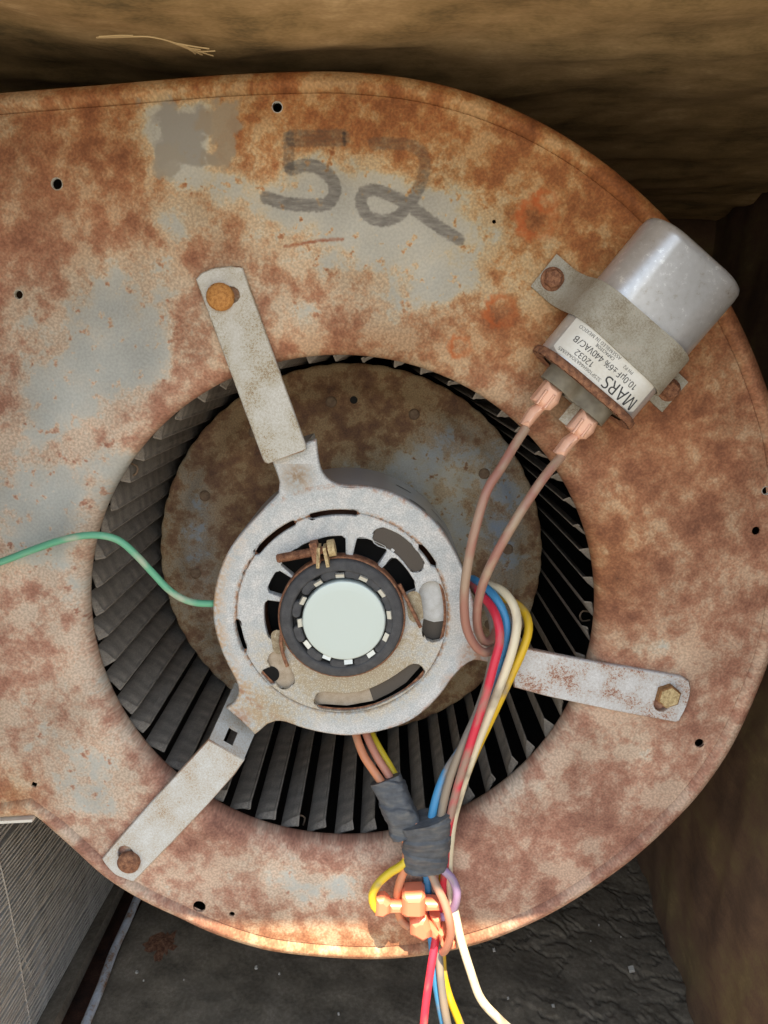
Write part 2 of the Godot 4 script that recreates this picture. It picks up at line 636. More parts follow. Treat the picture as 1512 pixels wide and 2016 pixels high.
func make_materials() -> void:
	var S := FastNoiseLite.TYPE_SIMPLEX_SMOOTH
	var X := FastNoiseLite.TYPE_SIMPLEX
	var C := FastNoiseLite.TYPE_CELLULAR
	# the side plate: rust where the photograph has it
	var W := 1280
	var H := 1236
	uvr = Rect2(-0.30, -0.26, 0.58, 0.56)
	var px_of := func(u: float, v: float) -> Vector2:    # texture place -> place in the photograph
		var d := Vector3(-0.30 + u * 0.58, 0.30 - v * 0.56, ZP) - CAM
		var t := deg_to_rad(PITCH)
		var depth := -d.y * sin(t) - d.z * cos(t)
		return Vector2(756 + 1514 * d.x / depth, 1008 - 1514 * (d.y * cos(t) - d.z * sin(t)) / depth)
	var tex_of := func(p: Array) -> Vector2:
		var w := P2(p[0], p[1], ZP)
		return Vector2((w.x + 0.30) / 0.58 * W, (0.30 - w.y) / 0.56 * H)
	var spots := [
		[1330, 850, 260, 480, 0.30], [1100, 250, 380, 130, 0.18], [950, 1700, 420, 140, 0.17], [500, 1600, 250, 120, 0.08], [200, 400, 260, 160, 0.08], [560, 420, 120, 60, -0.12], [250, 640, 110, 120, -0.12], [200, 700, 150, 150, -0.22], [90, 1000, 130, 130, -0.2], [800, 470, 210, 130, -0.28], [650, 1750, 160, 50, -0.15], [200, 1480, 120, 130, -0.12], [1330, 560, 100, 60, 0.1], [350, 255, 75, 55, -0.75], [335, 300, 40, 50, -0.5], [420, 360, 110, 45, -0.42], [340, 440, 75, 40, -0.3], [560, 400, 90, 50, -0.36], [640, 340, 60, 50, -0.3], [760, 420, 150, 70, -0.5], [880, 420, 70, 60, -0.3], [640, 520, 150, 40, -0.25],
		[850, 560, 120, 50, -0.38], [960, 450, 60, 40, -0.2], [230, 650, 100, 110, -0.48], [120, 770, 90, 110, -0.4], [50, 850, 70, 60, -0.25], [80, 980, 100, 70, -0.35], [70, 1060, 60, 40, -0.3], [150, 1150, 90, 60, -0.18], [220, 1130, 40, 160, -0.1],
		[110, 1460, 60, 60, -0.25], [170, 1520, 60, 60, -0.22], [210, 1600, 50, 30, -0.15], [600, 1760, 70, 40, -0.3], [690, 1745, 50, 40, -0.5], [520, 1700, 60, 40, -0.22], [1020, 1560, 60, 50, -0.22], [940, 1690, 60, 40, -0.15], [1290, 1290, 60, 40, -0.25], [1250, 1470, 40, 40, -0.1],
		[590, 620, 80, 40, -0.22], [1090, 500, 40, 30, -0.15], [1030, 590, 40, 30, -0.15], [30, 220, 120, 40, -0.12], [250, 960, 40, 50, -0.4], [1080, 930, 25, 60, -0.08],
		[150, 1300, 160, 260, -0.12], [130, 340, 150, 80, 0.26], [60, 500, 110, 60, 0.2], [250, 420, 80, 50, 0.12], [570, 215, 130, 30, 0.22], [1200, 1000, 110, 160, 0.15], [1380, 1000, 120, 150, 0.12], [1250, 420, 120, 90, 0.22], [1150, 620, 90, 80, 0.2],
		[430, 500, 80, 40, 0.22], [700, 670, 220, 30, 0.2], [340, 840, 60, 130, 0.22], [290, 1080, 40, 180, 0.1], [60, 700, 60, 60, 0.15], [60, 1300, 90, 120, 0.08], [350, 1480, 80, 60, 0.12], [400, 1640, 160, 40, 0.12], [860, 1740, 150, 40, 0.12], [1130, 1620, 120, 70, 0.14],
		[1060, 430, 45, 28, 0.25], [985, 615, 40, 28, 0.25], [905, 680, 30, 20, 0.25], [700, 1800, 250, 25, 0.1], [1100, 330, 130, 60, 0.12], [850, 170, 250, 25, 0.16], [200, 190, 250, 22, 0.16]]
	var ctrl := blobs(72, 70, 0.665, spots, px_of)
	var warm := blobs(48, 46, 0.12, [[1300, 750, 330, 480, 0.45], [750, 100, 1100, 420, 1.0], [1080, 480, 300, 250, 0.4], [20, 1570, 60, 50, 0.5], [1180, 1120, 90, 130, 0.35], [750, 690, 350, 60, 0.25], [650, 1860, 420, 45, 0.5]], px_of)  # last spot puts the warmth of the sunlit strip into the rust colour
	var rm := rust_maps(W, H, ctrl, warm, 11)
	var face: Image = rm[0]
	var wob := noise(S, 0.08, 3, 5)
	# bare zinc smears, and orange rings where spot welds have rusted through
	for s in [[352, 262, 66, 46, Color8(142, 137, 128)], [330, 315, 26, 34, Color8(150, 142, 128)], [440, 262, 40, 50, Color8(150, 136, 116)]]:
		var c: Vector2 = tex_of.call([s[0], s[1]])
		var rx: float = s[2] * 0.66
		var ry: float = s[3] * 0.66
		for y in range(int(c.y - ry * 1.5), int(c.y + ry * 1.5)):
			for x in range(int(c.x - rx * 1.5), int(c.x + rx * 1.5)):
				var q := Vector2((x - c.x) / rx, (y - c.y) / ry).length() + wob.get_noise_2d(x * 0.25, y * 0.25) * 0.9 + wob.get_noise_2d(x * 1.2, y * 1.2) * 0.25
				var a := clampf((1.0 - q) * 3.5, 0, 1) * 0.85
				if a > 0:
					face.set_pixel(x, y, face.get_pixel(x, y).lerp(s[4], a))
	for s in [[1055, 430, 34], [985, 612, 28], [905, 682, 20], [1075, 395, 20]]:
		var c: Vector2 = tex_of.call([s[0], s[1]])
		var r: float = s[2] * 0.66
		for y in range(int(c.y - r * 2), int(c.y + r * 2)):
			for x in range(int(c.x - r * 2), int(c.x + r * 2)):
				var q := Vector2(x - c.x, y - c.y).length() / r + wob.get_noise_2d(x, y) * 0.35
				var a := clampf(1.0 - absf(q - 0.85) * 2.6, 0, 1) * (0.5 + 0.5 * clampf((c.x - x) / r + 0.4, 0, 1))
				face.set_pixel(x, y, face.get_pixel(x, y).lerp(Color8(178, 88, 42), a * 0.75))
	var ink := Color8(72, 66, 62)
	stroke(face, [[577, 271], [625, 271], [672, 270]], 18, tex_of, ink, 0.62, wob)
	stroke(face, [[567, 268], [567, 300], [568, 328]], 12, tex_of, ink, 0.5, wob)
	stroke(face, [[572, 332], [592, 326], [617, 326], [644, 342], [659, 372], [644, 399], [608, 403], [559, 399], [523, 388]], 14, tex_of, ink, 0.55, wob)
	stroke(face, [[735, 282], [784, 282], [818, 289], [834, 310], [834, 339], [821, 375], [802, 405], [778, 427], [748, 433], [722, 423], [710, 399], [715, 379], [737, 373], [769, 384], [802, 402], [854, 439], [903, 471]], 13, tex_of, ink, 0.55, wob)
	stroke(face, [[560, 485], [600, 478], [640, 472], [675, 470]], 3, tex_of, Color8(140, 74, 46), 0.8, wob)
	stroke(face, [[676, 262], [677, 282]], 4, tex_of, Color8(50, 44, 40), 0.8, wob)
	var fm := mat(Color.WHITE, 0.8)
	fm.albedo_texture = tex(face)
	fm.roughness_texture = tex(rm[1])
	fm.roughness = 1.0
	fm.heightmap_enabled = true
	fm.heightmap_texture = tex(rm[2])
	fm.heightmap_scale = 0.028
	fm.metallic_specular = 0.35
	mats.face = fm
	# other rusting sheet: the wheel's disc
	var dc := blobs(48, 48, 0.66, [[0.62, 0.32, 0.09, 0.07, -0.6], [0.72, 0.22, 0.1, 0.06, -0.4], [0.75, 0.42, 0.1, 0.12, -0.4], [0.86, 0.32, 0.06, 0.14, -0.35], [0.5, 0.3, 0.08, 0.05, -0.2], [0.1, 0.45, 0.06, 0.2, -0.25], [0.9, 0.6, 0.06, 0.2, -0.25], [0.25, 0.8, 0.1, 0.1, -0.25], [0.45, 0.14, 0.25, 0.1, 0.2], [0.25, 0.35, 0.12, 0.2, 0.2]], func(u: float, v: float) -> Vector2: return Vector2(u, v))
	var DW := [[0.0, 172, 170, 160], [0.3, 172, 162, 140], [0.42, 160, 134, 98], [0.55, 134, 100, 68], [0.75, 108, 76, 56], [1.0, 80, 58, 46]]
	var DC := [[0.0, 122, 138, 160], [0.3, 138, 142, 146], [0.42, 138, 122, 104], [0.55, 118, 92, 74], [0.75, 98, 72, 60], [1.0, 76, 58, 52]]
	var dm := rust_maps(640, 640, dc, blobs(24, 24, 0.9, [[0.12, 0.45, 0.07, 0.3, -0.9], [0.88, 0.4, 0.06, 0.25, -0.9], [0.75, 0.2, 0.08, 0.05, -0.9], [0.3, 0.82, 0.15, 0.1, -0.8]], func(u: float, v: float) -> Vector2: return Vector2(u, v)), 31, false, 1.3, DW, DC)
	var d := mat(Color.WHITE, 0.8)
	d.albedo_texture = tex(dm[0])
	d.heightmap_enabled = true
	d.heightmap_texture = tex(dm[2])
	d.heightmap_scale = 0.04
	mats.disc = d
	# small rusty iron
	var ri := mottle(256, 256, [[0.0, 72, 47, 38], [0.4, 120, 80, 58], [0.6, 142, 98, 72], [1.0, 176, 138, 104]], [[S, 0.03, 4, 0.8, 3], [X, 0.2, 2, 0.5, 4]])
	mats.rust = tmat(ri, 0.03, 0.85, 0.02)
	mats.tan_bolt = tmat(mottle(256, 256, [[0.0, 120, 96, 66], [0.5, 186, 164, 120], [1.0, 214, 198, 160]], [[S, 0.04, 4, 0.8, 13], [X, 0.2, 2, 0.5, 14]]), 0.025, 0.8, 0.02)
	mats.gold_bolt = tmat(mottle(256, 256, [[0.0, 132, 84, 40], [0.5, 184, 128, 66], [1.0, 206, 156, 92]], [[S, 0.04, 4, 0.8, 23], [X, 0.2, 2, 0.5, 24]]), 0.025, 0.8, 0.02)
	mats.rivet = tmat(mottle(128, 128, [[0.0, 94, 74, 58], [1.0, 142, 120, 96]], [[S, 0.05, 4, 0.8, 43]]), 0.03, 0.8)
	# zinc-plated straps with dust, tan stain and rust at the edges
	var zn := mottle(512, 512, [[0.0, 128, 84, 60], [0.16, 168, 140, 112], [0.3, 182, 172, 156], [0.5, 192, 191, 186], [0.7, 200, 202, 200], [1.0, 222, 224, 224]], [[S, 0.008, 5, 0.5, 51], [X, 0.12, 3, 0.4, 52], [X, 0.3, 2, 0.5, 53]])
	mats.zinc = tmat(zn, 0.11, 0.55, 0.012)
	var zt := mottle(512, 512, [[0.0, 118, 84, 54], [0.2, 152, 134, 106], [0.38, 178, 172, 156], [0.6, 190, 188, 180], [1.0, 212, 211, 206]], [[S, 0.008, 5, 0.6, 61], [X, 0.12, 3, 0.4, 62], [X, 0.3, 2, 0.5, 63]])
	mats.zinc_tan = tmat(zt, 0.12, 0.6, 0.012)
	var zo := mottle(512, 512, [[0.0, 98, 80, 58], [0.25, 134, 123, 104], [0.5, 157, 153, 140], [0.75, 171, 168, 157], [1.0, 178, 154, 136]], [[S, 0.01, 5, 0.6, 71], [X, 0.12, 3, 0.4, 72], [X, 0.35, 1, 0.3, 73]])
	mats.strap = tmat(zo, 0.10, 0.7, 0.015)
	var zr := mottle(512, 512, [[0.0, 112, 62, 48], [0.18, 148, 100, 80], [0.28, 176, 156, 142], [0.42, 188, 186, 184], [0.7, 200, 200, 200], [1.0, 222, 222, 222]], [[S, 0.012, 5, 0.7, 81], [X, 0.12, 3, 0.4, 82], [X, 0.3, 2, 0.45, 83]])
	mats.zinc_rust = tmat(zr, 0.15, 0.6, 0.012)
	# motor end: light paint, dust below, rust at the seam
	mats.motor = motor_paint()
	mats.recess_light = tmat(mottle(256, 256, [[0.0, 170, 168, 160], [0.5, 196, 196, 194], [1.0, 214, 216, 216]], [[S, 0.03, 4, 0.6, 91], [X, 0.3, 2, 0.4, 92]]), 0.06, 0.6)
	mats.recess_tan = tmat(mottle(256, 256, [[0.0, 138, 122, 100], [0.5, 172, 156, 136], [1.0, 190, 180, 166]], [[S, 0.03, 4, 0.6, 93], [X, 0.3, 2, 0.4, 94]]), 0.06, 0.7)
	mats.dust = tmat(mottle(256, 256, [[0.0, 112, 98, 76], [0.45, 150, 134, 108], [0.7, 172, 160, 136], [1.0, 226, 218, 200]], [[S, 0.03, 3, 0.5, 97], [X, 0.16, 3, 0.7, 98]]), 0.035, 0.9, 0.03)
	mats.mud = tmat(mottle(256, 256, [[0.0, 66, 60, 54], [0.5, 86, 79, 72], [1.0, 104, 96, 88]], [[X, 0.3, 2, 0.6, 96]]), 0.03, 0.95, 0.01)
	var sh := mat(Color8(188, 194, 198), 0.24, 0.2)
	mats.shell = sh
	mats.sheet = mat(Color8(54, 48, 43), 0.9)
	mats.hole_shade = mat(Color8(14, 13, 12), 1.0)  # near black, stands for the shade inside an opening
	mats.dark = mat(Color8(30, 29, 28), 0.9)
	mats.copper = tmat(mottle(128, 128, [[0.0, 40, 24, 16], [1.0, 110, 62, 34]], [[X, 0.2, 2, 0.8, 99]]), 0.02, 0.6)
	mats.rubber = tmat(mottle(256, 256, [[0.0, 52, 52, 54], [0.5, 72, 72, 74], [1.0, 96, 95, 94]], [[S, 0.02, 4, 0.5, 101], [X, 0.3, 2, 0.5, 102]]), 0.04, 0.85, 0.008)
	var cp := mat(Color8(196, 209, 207), 0.36, 0.3)
	mats.cap = cp
	mats.tin = mat(Color8(200, 200, 192), 0.35, 0.6)
	mats.blade = tmat(mottle(256, 256, [[0.0, 92, 85, 77], [0.5, 134, 126, 116], [1.0, 172, 160, 144]], [[S, 0.015, 4, 0.6, 111], [X, 0.2, 3, 0.5, 112]]), 0.06, 0.8, 0.01)
	# capacitor can: dull aluminium with corrosion bloom
	var al := mottle(512, 512, [[0.0, 120, 112, 102], [0.2, 176, 172, 166], [0.32, 192, 193, 194], [0.66, 200, 201, 203], [0.76, 232, 234, 234], [1.0, 246, 246, 244]], [[S, 0.012, 3, 0.35, 121], [X, 0.04, 6, 0.5, 122], [X, 0.3, 2, 0.25, 123]])
	mats.can = tmat(al, 0.11, 0.31, 0.003, 0.5)
	mats.label = tmat(mottle(128, 128, [[0.0, 206, 202, 190], [0.5, 222, 221, 214], [1.0, 228, 228, 224]], [[S, 0.03, 3, 0.6, 131], [X, 0.3, 1, 0.2, 132]]), 0.06, 0.5)
	mats.print = mat(Color8(44, 44, 46), 0.6)
	mats.print_faint = mat(Color8(104, 102, 98), 0.6)
	mats.cup = tmat(mottle(128, 128, [[0.0, 92, 86, 74], [0.5, 126, 120, 106], [1.0, 150, 144, 132]], [[S, 0.04, 3, 0.7, 141]]), 0.05, 0.7)
	# old fibre lining of the cabinet: streaked browns
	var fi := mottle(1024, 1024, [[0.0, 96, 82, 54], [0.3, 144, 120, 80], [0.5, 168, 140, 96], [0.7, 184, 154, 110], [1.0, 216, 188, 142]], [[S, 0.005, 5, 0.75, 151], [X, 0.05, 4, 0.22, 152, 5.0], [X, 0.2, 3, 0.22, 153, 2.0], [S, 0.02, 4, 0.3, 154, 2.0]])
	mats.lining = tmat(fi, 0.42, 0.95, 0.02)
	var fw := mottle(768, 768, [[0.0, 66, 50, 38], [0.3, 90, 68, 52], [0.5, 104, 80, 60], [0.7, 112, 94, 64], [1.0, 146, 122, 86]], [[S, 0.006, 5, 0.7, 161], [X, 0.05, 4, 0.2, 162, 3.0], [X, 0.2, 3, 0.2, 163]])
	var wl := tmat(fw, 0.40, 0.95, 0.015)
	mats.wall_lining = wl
	var gr := mottle(768, 768, [[0.0, 80, 70, 57], [0.4, 112, 101, 85], [0.6, 126, 114, 97], [0.8, 142, 129, 112], [1.0, 162, 150, 134]], [[S, 0.008, 5, 0.5, 171], [X, 0.06, 4, 0.4, 172], [X, 0.3, 2, 0.3, 173]])
	mats.grime = tmat(gr, 0.25, 0.97, 0.008)
	mats.pan = tmat(mottle(512, 512, [[0.0, 34, 24, 18], [0.4, 66, 42, 30], [0.7, 88, 54, 38], [1.0, 120, 88, 68]], [[S, 0.012, 5, 0.7, 181], [X, 0.2, 2, 0.4, 182]]), 0.2, 0.85, 0.03)
	mats.flange = tmat(mottle(256, 256, [[0.0, 116, 70, 40], [0.25, 150, 120, 96], [0.45, 176, 178, 182], [1.0, 210, 214, 220]], [[S, 0.02, 4, 0.8, 191], [X, 0.2, 2, 0.3, 192]]), 0.12, 0.5, 0.01)
	mats.fin = tmat(mottle(256, 256, [[0.0, 138, 131, 120], [0.5, 186, 180, 170], [1.0, 214, 208, 198]], [[S, 0.02, 4, 0.7, 201], [X, 0.2, 2, 0.4, 202]]), 0.09, 0.8)
	mats.tape = tmat(mottle(256, 256, [[0.0, 56, 59, 64], [0.5, 82, 85, 90], [0.8, 106, 105, 102], [1.0, 146, 138, 124]], [[S, 0.02, 4, 0.5, 211], [X, 0.05, 4, 0.4, 212, 5.0]]), 0.05, 0.6, 0.02)
	mats.steel = mat(Color8(150, 152, 154), 0.5, 0.2)
	mats.bright = mat(Color8(214, 210, 200), 0.5)
	mats.hair = mat(Color8(214, 188, 140), 0.6)
	mats.chip = mat(Color8(176, 170, 160), 0.8)
	mats.wire = wmat(0.45)
	mats.plastic = wmat(0.35)

func motor_paint() -> StandardMaterial3D:
	var n := 640
	var half := 0.088
	var n1 := nbytes(n, n, noise(FastNoiseLite.TYPE_SIMPLEX_SMOOTH, 0.02, 5, 301))
	var n2 := nbytes(n, n, noise(FastNoiseLite.TYPE_SIMPLEX, 0.22, 2, 302))
	var n3 := nbytes(n, n, noise(FastNoiseLite.TYPE_SIMPLEX, 0.07, 3, 303))
	var im := Image.create(n, n, false, Image.FORMAT_RGB8)
	for y in n:
		for x in n:
			var i := y * n + x
			var p := Vector2((x + 0.5) / n * 2 - 1, 1 - (y + 0.5) / n * 2) * half
			var r := p.length()
			var a := rad_to_deg(p.angle())        # 90 is up
			var f := n2[i] / 255.0 - 0.5
			var g := n3[i] / 255.0 - 0.5
			var l := n1[i] / 255.0 - 0.5
			var c := Color8(180, 184, 185)
			c = c.lerp(Color8(200, 199, 197), clampf(0.5 + l * 2.0, 0, 1))
			c = c * (1.0 + f * 0.26 + g * 0.08)
			# dust fallen and stuck round the lower half of the hub and on the two lower lugs
			var low := clampf(1.3 - absf(wrapf(a + 82, -180, 180)) / 75.0, 0, 1)
			var dust := low * clampf(1.35 - absf(r - 0.040) / 0.022, 0, 1)
			dust = maxf(dust, clampf(1.2 - (p - Vector2(-0.042, -0.060)).length() / 0.026, 0, 1) * 0.75)
			dust = clampf(dust * 1.1 + (l + g) * 0.8 * minf(1.0, dust * 3.0), 0, 1)
			c = c.lerp(Color8(158, 142, 114), dust * 0.85)
			if f > 0.24 and dust > 0.25:
				c = c.lerp(Color8(226, 220, 200), 0.6)
			# rust along the seam and on the outer edge to the left
			var seam := clampf(1.0 - absf(r - 0.0612) / 0.0018, 0, 1) * clampf(0.5 + g * 2.2 + l, 0, 1) * (0.25 if a < -30 and a > -150 else 1.0)
			c = c.lerp(Color8(158, 112, 80), seam * 0.9)
			var edge := clampf((r - 0.0655) / 0.007, 0, 1) * clampf(1.3 - absf(wrapf(a - 190, -180, 180)) / 50.0, 0, 1) * clampf(0.45 + g * 1.6 + l * 1.2 + f * 0.8, 0, 1)
			c = c.lerp(Color8(176, 140, 104), edge * 0.85)
			var rim := clampf((r - 0.0735) / 0.002, 0, 1) * clampf(0.3 + g * 1.6 + l * 2.0, 0, 1) * clampf((0.0775 - r) / 0.001, 0, 1)
			c = c.lerp(Color8(150, 104, 80), rim * 0.6)
			# stained lugs
			for q in [[Vector2(-0.024, 0.081), 0.010, Color8(128, 98, 66)], [Vector2(0.078, -0.026), 0.011, Color8(150, 104, 76)], [Vector2(-0.062, -0.066), 0.008, Color8(150, 104, 86)], [Vector2(0.064, -0.042), 0.007, Color8(176, 128, 98)]]:
				var k := clampf(1.2 - (p - q[0]).length() / q[1], 0, 1) * clampf(0.75 + g * 1.2 + l + f * 0.8, 0, 1)
				c = c.lerp(q[2], k * 0.75)
			im.set_pixel(x, y, c.clamp())
	var m := mat(Color.WHITE, 0.6)
	m.albedo_texture = tex(im)
	m.heightmap_enabled = true
	m.heightmap_texture = tex(grey(im))
	m.heightmap_scale = 0.015
	return m

# ---------------------------------------------------------------- the cabinet round the blower
func cabinet() -> void:
	var n := noise(FastNoiseLite.TYPE_SIMPLEX_SMOOTH, 9.0, 4, 401)
	var n2 := noise(FastNoiseLite.TYPE_SIMPLEX_SMOOTH, 45.0, 3, 402)
	# roof lining: a sagging blanket of fibre under the sheet roof
	begin()
	var rows := []
	for i in 71:
		var z := -0.46 + 0.69 * i / 70.0
		var r := PackedVector3Array()
		for j in 91:
			var x := -0.46 + 0.92 * j / 90.0
			var y := 0.288 + n.get_noise_2d(x * 0.6, z * 1.6) * 0.006 + n2.get_noise_2d(x * 0.3, z * 1.2) * 0.0007
			y += 0.012 * smoothstep(0.02, 0.2, z) - 0.01 * smoothstep(-0.10, -0.30, z) + 0.012 * smoothstep(0.0, -0.28, x)
			if i == 70:
				y += 0.02
			r.append(Vector3(x, y, z))
		rows.append(r)
	loft_open(rows, false)
	tag(part("ceiling", mats.lining, null), "brown dusty fibre lining under the cabinet roof, above the blower", "lining", "", "structure")
	begin()
	box(Vector3(0, 0.335, -0.115), Vector3(0.47, 0, 0), Vector3(0, 0.012, 0), Vector3(0, 0, 0.3615))
	tag(part("roof", mats.steel, null), "sheet metal roof of the cabinet over the fibre lining", "roof", "", "structure")
	# right wall lining, leaning outwards to the top, with soft folds
	begin()
	rows = []
	for i in 71:
		var y := FLOOR_Y - 0.01 + 0.73 * i / 70.0
		var r := PackedVector3Array()
		for j in 61:
			var z := -0.46 + 0.70 * j / 60.0
			var x := 0.268 - 0.10 * (z + 0.1) * 0.9 + 0.085 * smoothstep(-0.36, 0.25, y) + n.get_noise_2d(y * 0.6 + 5, z * 2.2) * 0.005 + n2.get_noise_2d(y * 0.3, z * 1.2 + 9) * 0.0004
			r.append(Vector3(x, y, z))
		rows.append(r)
	loft_open(rows, false)
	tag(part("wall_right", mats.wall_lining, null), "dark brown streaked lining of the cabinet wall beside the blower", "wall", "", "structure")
	begin()
	box(Vector3(0, 0, -0.475), Vector3(0.48, 0, 0), Vector3(0, 0.40, 0), Vector3(0, 0, 0.012))
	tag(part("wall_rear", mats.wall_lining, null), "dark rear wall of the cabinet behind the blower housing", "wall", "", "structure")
	begin()
	box(Vector3(-0.48, 0, -0.115), Vector3(0.012, 0, 0), Vector3(0, 0.40, 0), Vector3(0, 0, 0.35))
	tag(part("wall_left", mats.steel, null), "sheet metal side wall of the cabinet beyond the coil", "wall", "", "structure")
	begin()
	box(Vector3(-0.345, 0.125, 0.236), Vector3(0.135, 0, 0), Vector3(0, 0.195, 0), Vector3(0, 0, 0.006))  # added out of view to block the sun from the coil
	tag(part("added_shade_panel_left", mats.steel, null), "unseen sheet metal panel added left of the opening to keep the sun off the coil", "wall", "", "structure")
	begin()
	box(Vector3(0.325, 0.215, 0.236), Vector3(0.115, 0, 0), Vector3(0, 0.105, 0), Vector3(0, 0, 0.006))  # added out of view to block the sun from the right wall lining
	tag(part("added_shade_panel_right", mats.steel, null), "unseen sheet metal panel added at the upper right of the opening to keep the sun off the right wall", "wall", "", "structure")
	begin()
	box(Vector3(0.43, 0, -0.115), Vector3(0.012, 0, 0), Vector3(0, 0.40, 0), Vector3(0, 0, 0.35))
	tag(part("wall_outer", mats.steel, null), "outer sheet metal wall of the cabinet behind the lining", "wall", "", "structure")
	# floor: caked black dirt, cracked where it has dried
	begin()
	var cr := noise(FastNoiseLite.TYPE_CELLULAR, 42.0, 1, 411)
	cr.fractal_type = FastNoiseLite.FRACTAL_NONE
	cr.cellular_return_type = FastNoiseLite.RETURN_DISTANCE2_SUB
	cr.cellular_jitter = 1.0
	rows = []
	var stain := []
	for i in 291:
		var z := -0.36 + 0.58 * i / 290.0
		var r := PackedVector3Array()
		for j in 301:
			var x := -0.205 + 0.52 * j / 300.0
			var w := Vector2(n2.get_noise_2d(x, z), n2.get_noise_2d(x + 3, z)) * 0.008
			var e := cr.get_noise_2d(x * 0.8 + w.x, z * 1.1 + w.y)      # -1 at a crack
			var dry := clampf(n.get_noise_2d(x + 1.7, z + 0.4) * 2.2 + 0.35 + smoothstep(0.10, 0.2, x) * 0.9 - smoothstep(0.10, 0.0, x) * 1.2, 0, 1)
			var y := FLOOR_Y + n.get_noise_2d(x * 0.5, z * 0.5) * 0.005 + n2.get_noise_2d(x * 3, z * 3) * 0.0003
			y -= 0.0014 * dry * smoothstep(-0.90, -0.98, e)
			y += 0.0003 * dry * smoothstep(-1.0, -0.6, e)
			r.append(Vector3(x, y, z))
		rows.append(r)
	loft_open(rows, false)
	var ground := part("floor", mats.grime, null)
	tag(ground, "cabinet floor caked with cracked black dirt below the blower", "floor", "", "structure")
	begin()
	var rc := PY(322, 1862, FLOOR_Y)
	for k in 40:
		var pts := []
		for kk in [k, k + 1]:
			var an: float = TAU * (kk % 40) / 40.0
			var rr: float = 0.013 * (1.0 + n.get_noise_2d(cos(an) * 0.12, sin(an) * 0.12) * 0.7 + n2.get_noise_2d(cos(an) * 0.06, sin(an) * 0.06) * 0.4)
			pts.append(rc + Vector3(cos(an) * rr, 0.0012, sin(an) * rr * 1.5))
		tri(rc + Vector3(0, 0.0062, 0), pts[0], pts[1], Vector3.UP, Vector3.UP, Vector3.UP)
	part("rust_patch", mats.rust, ground)
	begin()
	box(Vector3(-0.02, FLOOR_Y - 0.022, -0.12), Vector3(0.46, 0, 0), Vector3(0, 0.008, 0), Vector3(0, 0, 0.35))
	tag(part("base_pan", mats.pan, null), "rust brown base pan under the dirt and the coil", "base pan", "", "structure")
	# upstand of the drain pan: a rounded galvanised edge with rust running down its side
	var t := thing("pan_flange", "galvanised upright edge of the drain pan, rusty along one side", "pan edge", Vector3(-0.205, FLOOR_Y, -0.1))
	begin()
	var path := []
	for i in 24:
		var f := i / 23.0
		path.append(Vector3(-0.2085 + 0.006 * f + sin(f * 9.0) * 0.0012 + sin(f * 31.0) * 0.0004, FLOOR_Y + 0.007 + sin(f * 5.0) * 0.001, lerpf(-0.34, 0.02, f)))
	tube(path, 0.0036, func(_p, _s, _d): return Color.WHITE, 12)
	part("rolled_edge", mats.flange, t)
	begin()
	for i in 23:
		var a: Vector3 = path[i]
		var b: Vector3 = path[i + 1]
		quadn(a + Vector3(-0.0030, 0.0015, 0), b + Vector3(-0.0030, 0.0015, 0), Vector3(b.x - 0.0075, FLOOR_Y - 0.016, b.z), Vector3(a.x - 0.0075, FLOOR_Y - 0.016, a.z), Vector3(-1, 0.3, 0).normalized())
	part("side", mats.rust, t)

# ---------------------------------------------------------------- blower housing
func outline() -> Array:     # the scroll's edge: the curved run, then the straight run along the outlet
	var top := poly([[-330, 214], [-150, 193], [0, 178], [200, 162], [430, 143], [600, 136], [690, 137], [800, 148], [900, 170], [1000, 205], [1100, 255], [1200, 322], [1300, 410], [1400, 525], [1465, 640], [1512, 755], [1542, 860], [1556, 970], [1557, 1080], [1545, 1190], [1520, 1300], [1457, 1450], [1400, 1541], [1339, 1612], [1244, 1699], [1135, 1775], [1044, 1824], [940, 1864], [820, 1888], [700, 1893], [556, 1881], [477, 1863], [407, 1838], [352, 1812], [278, 1777], [204, 1731], [139, 1673], [68, 1610]], ZP)
	return [smooth2(top, 0.006), poly([[0, 1614], [-330, 1630]], ZP)]

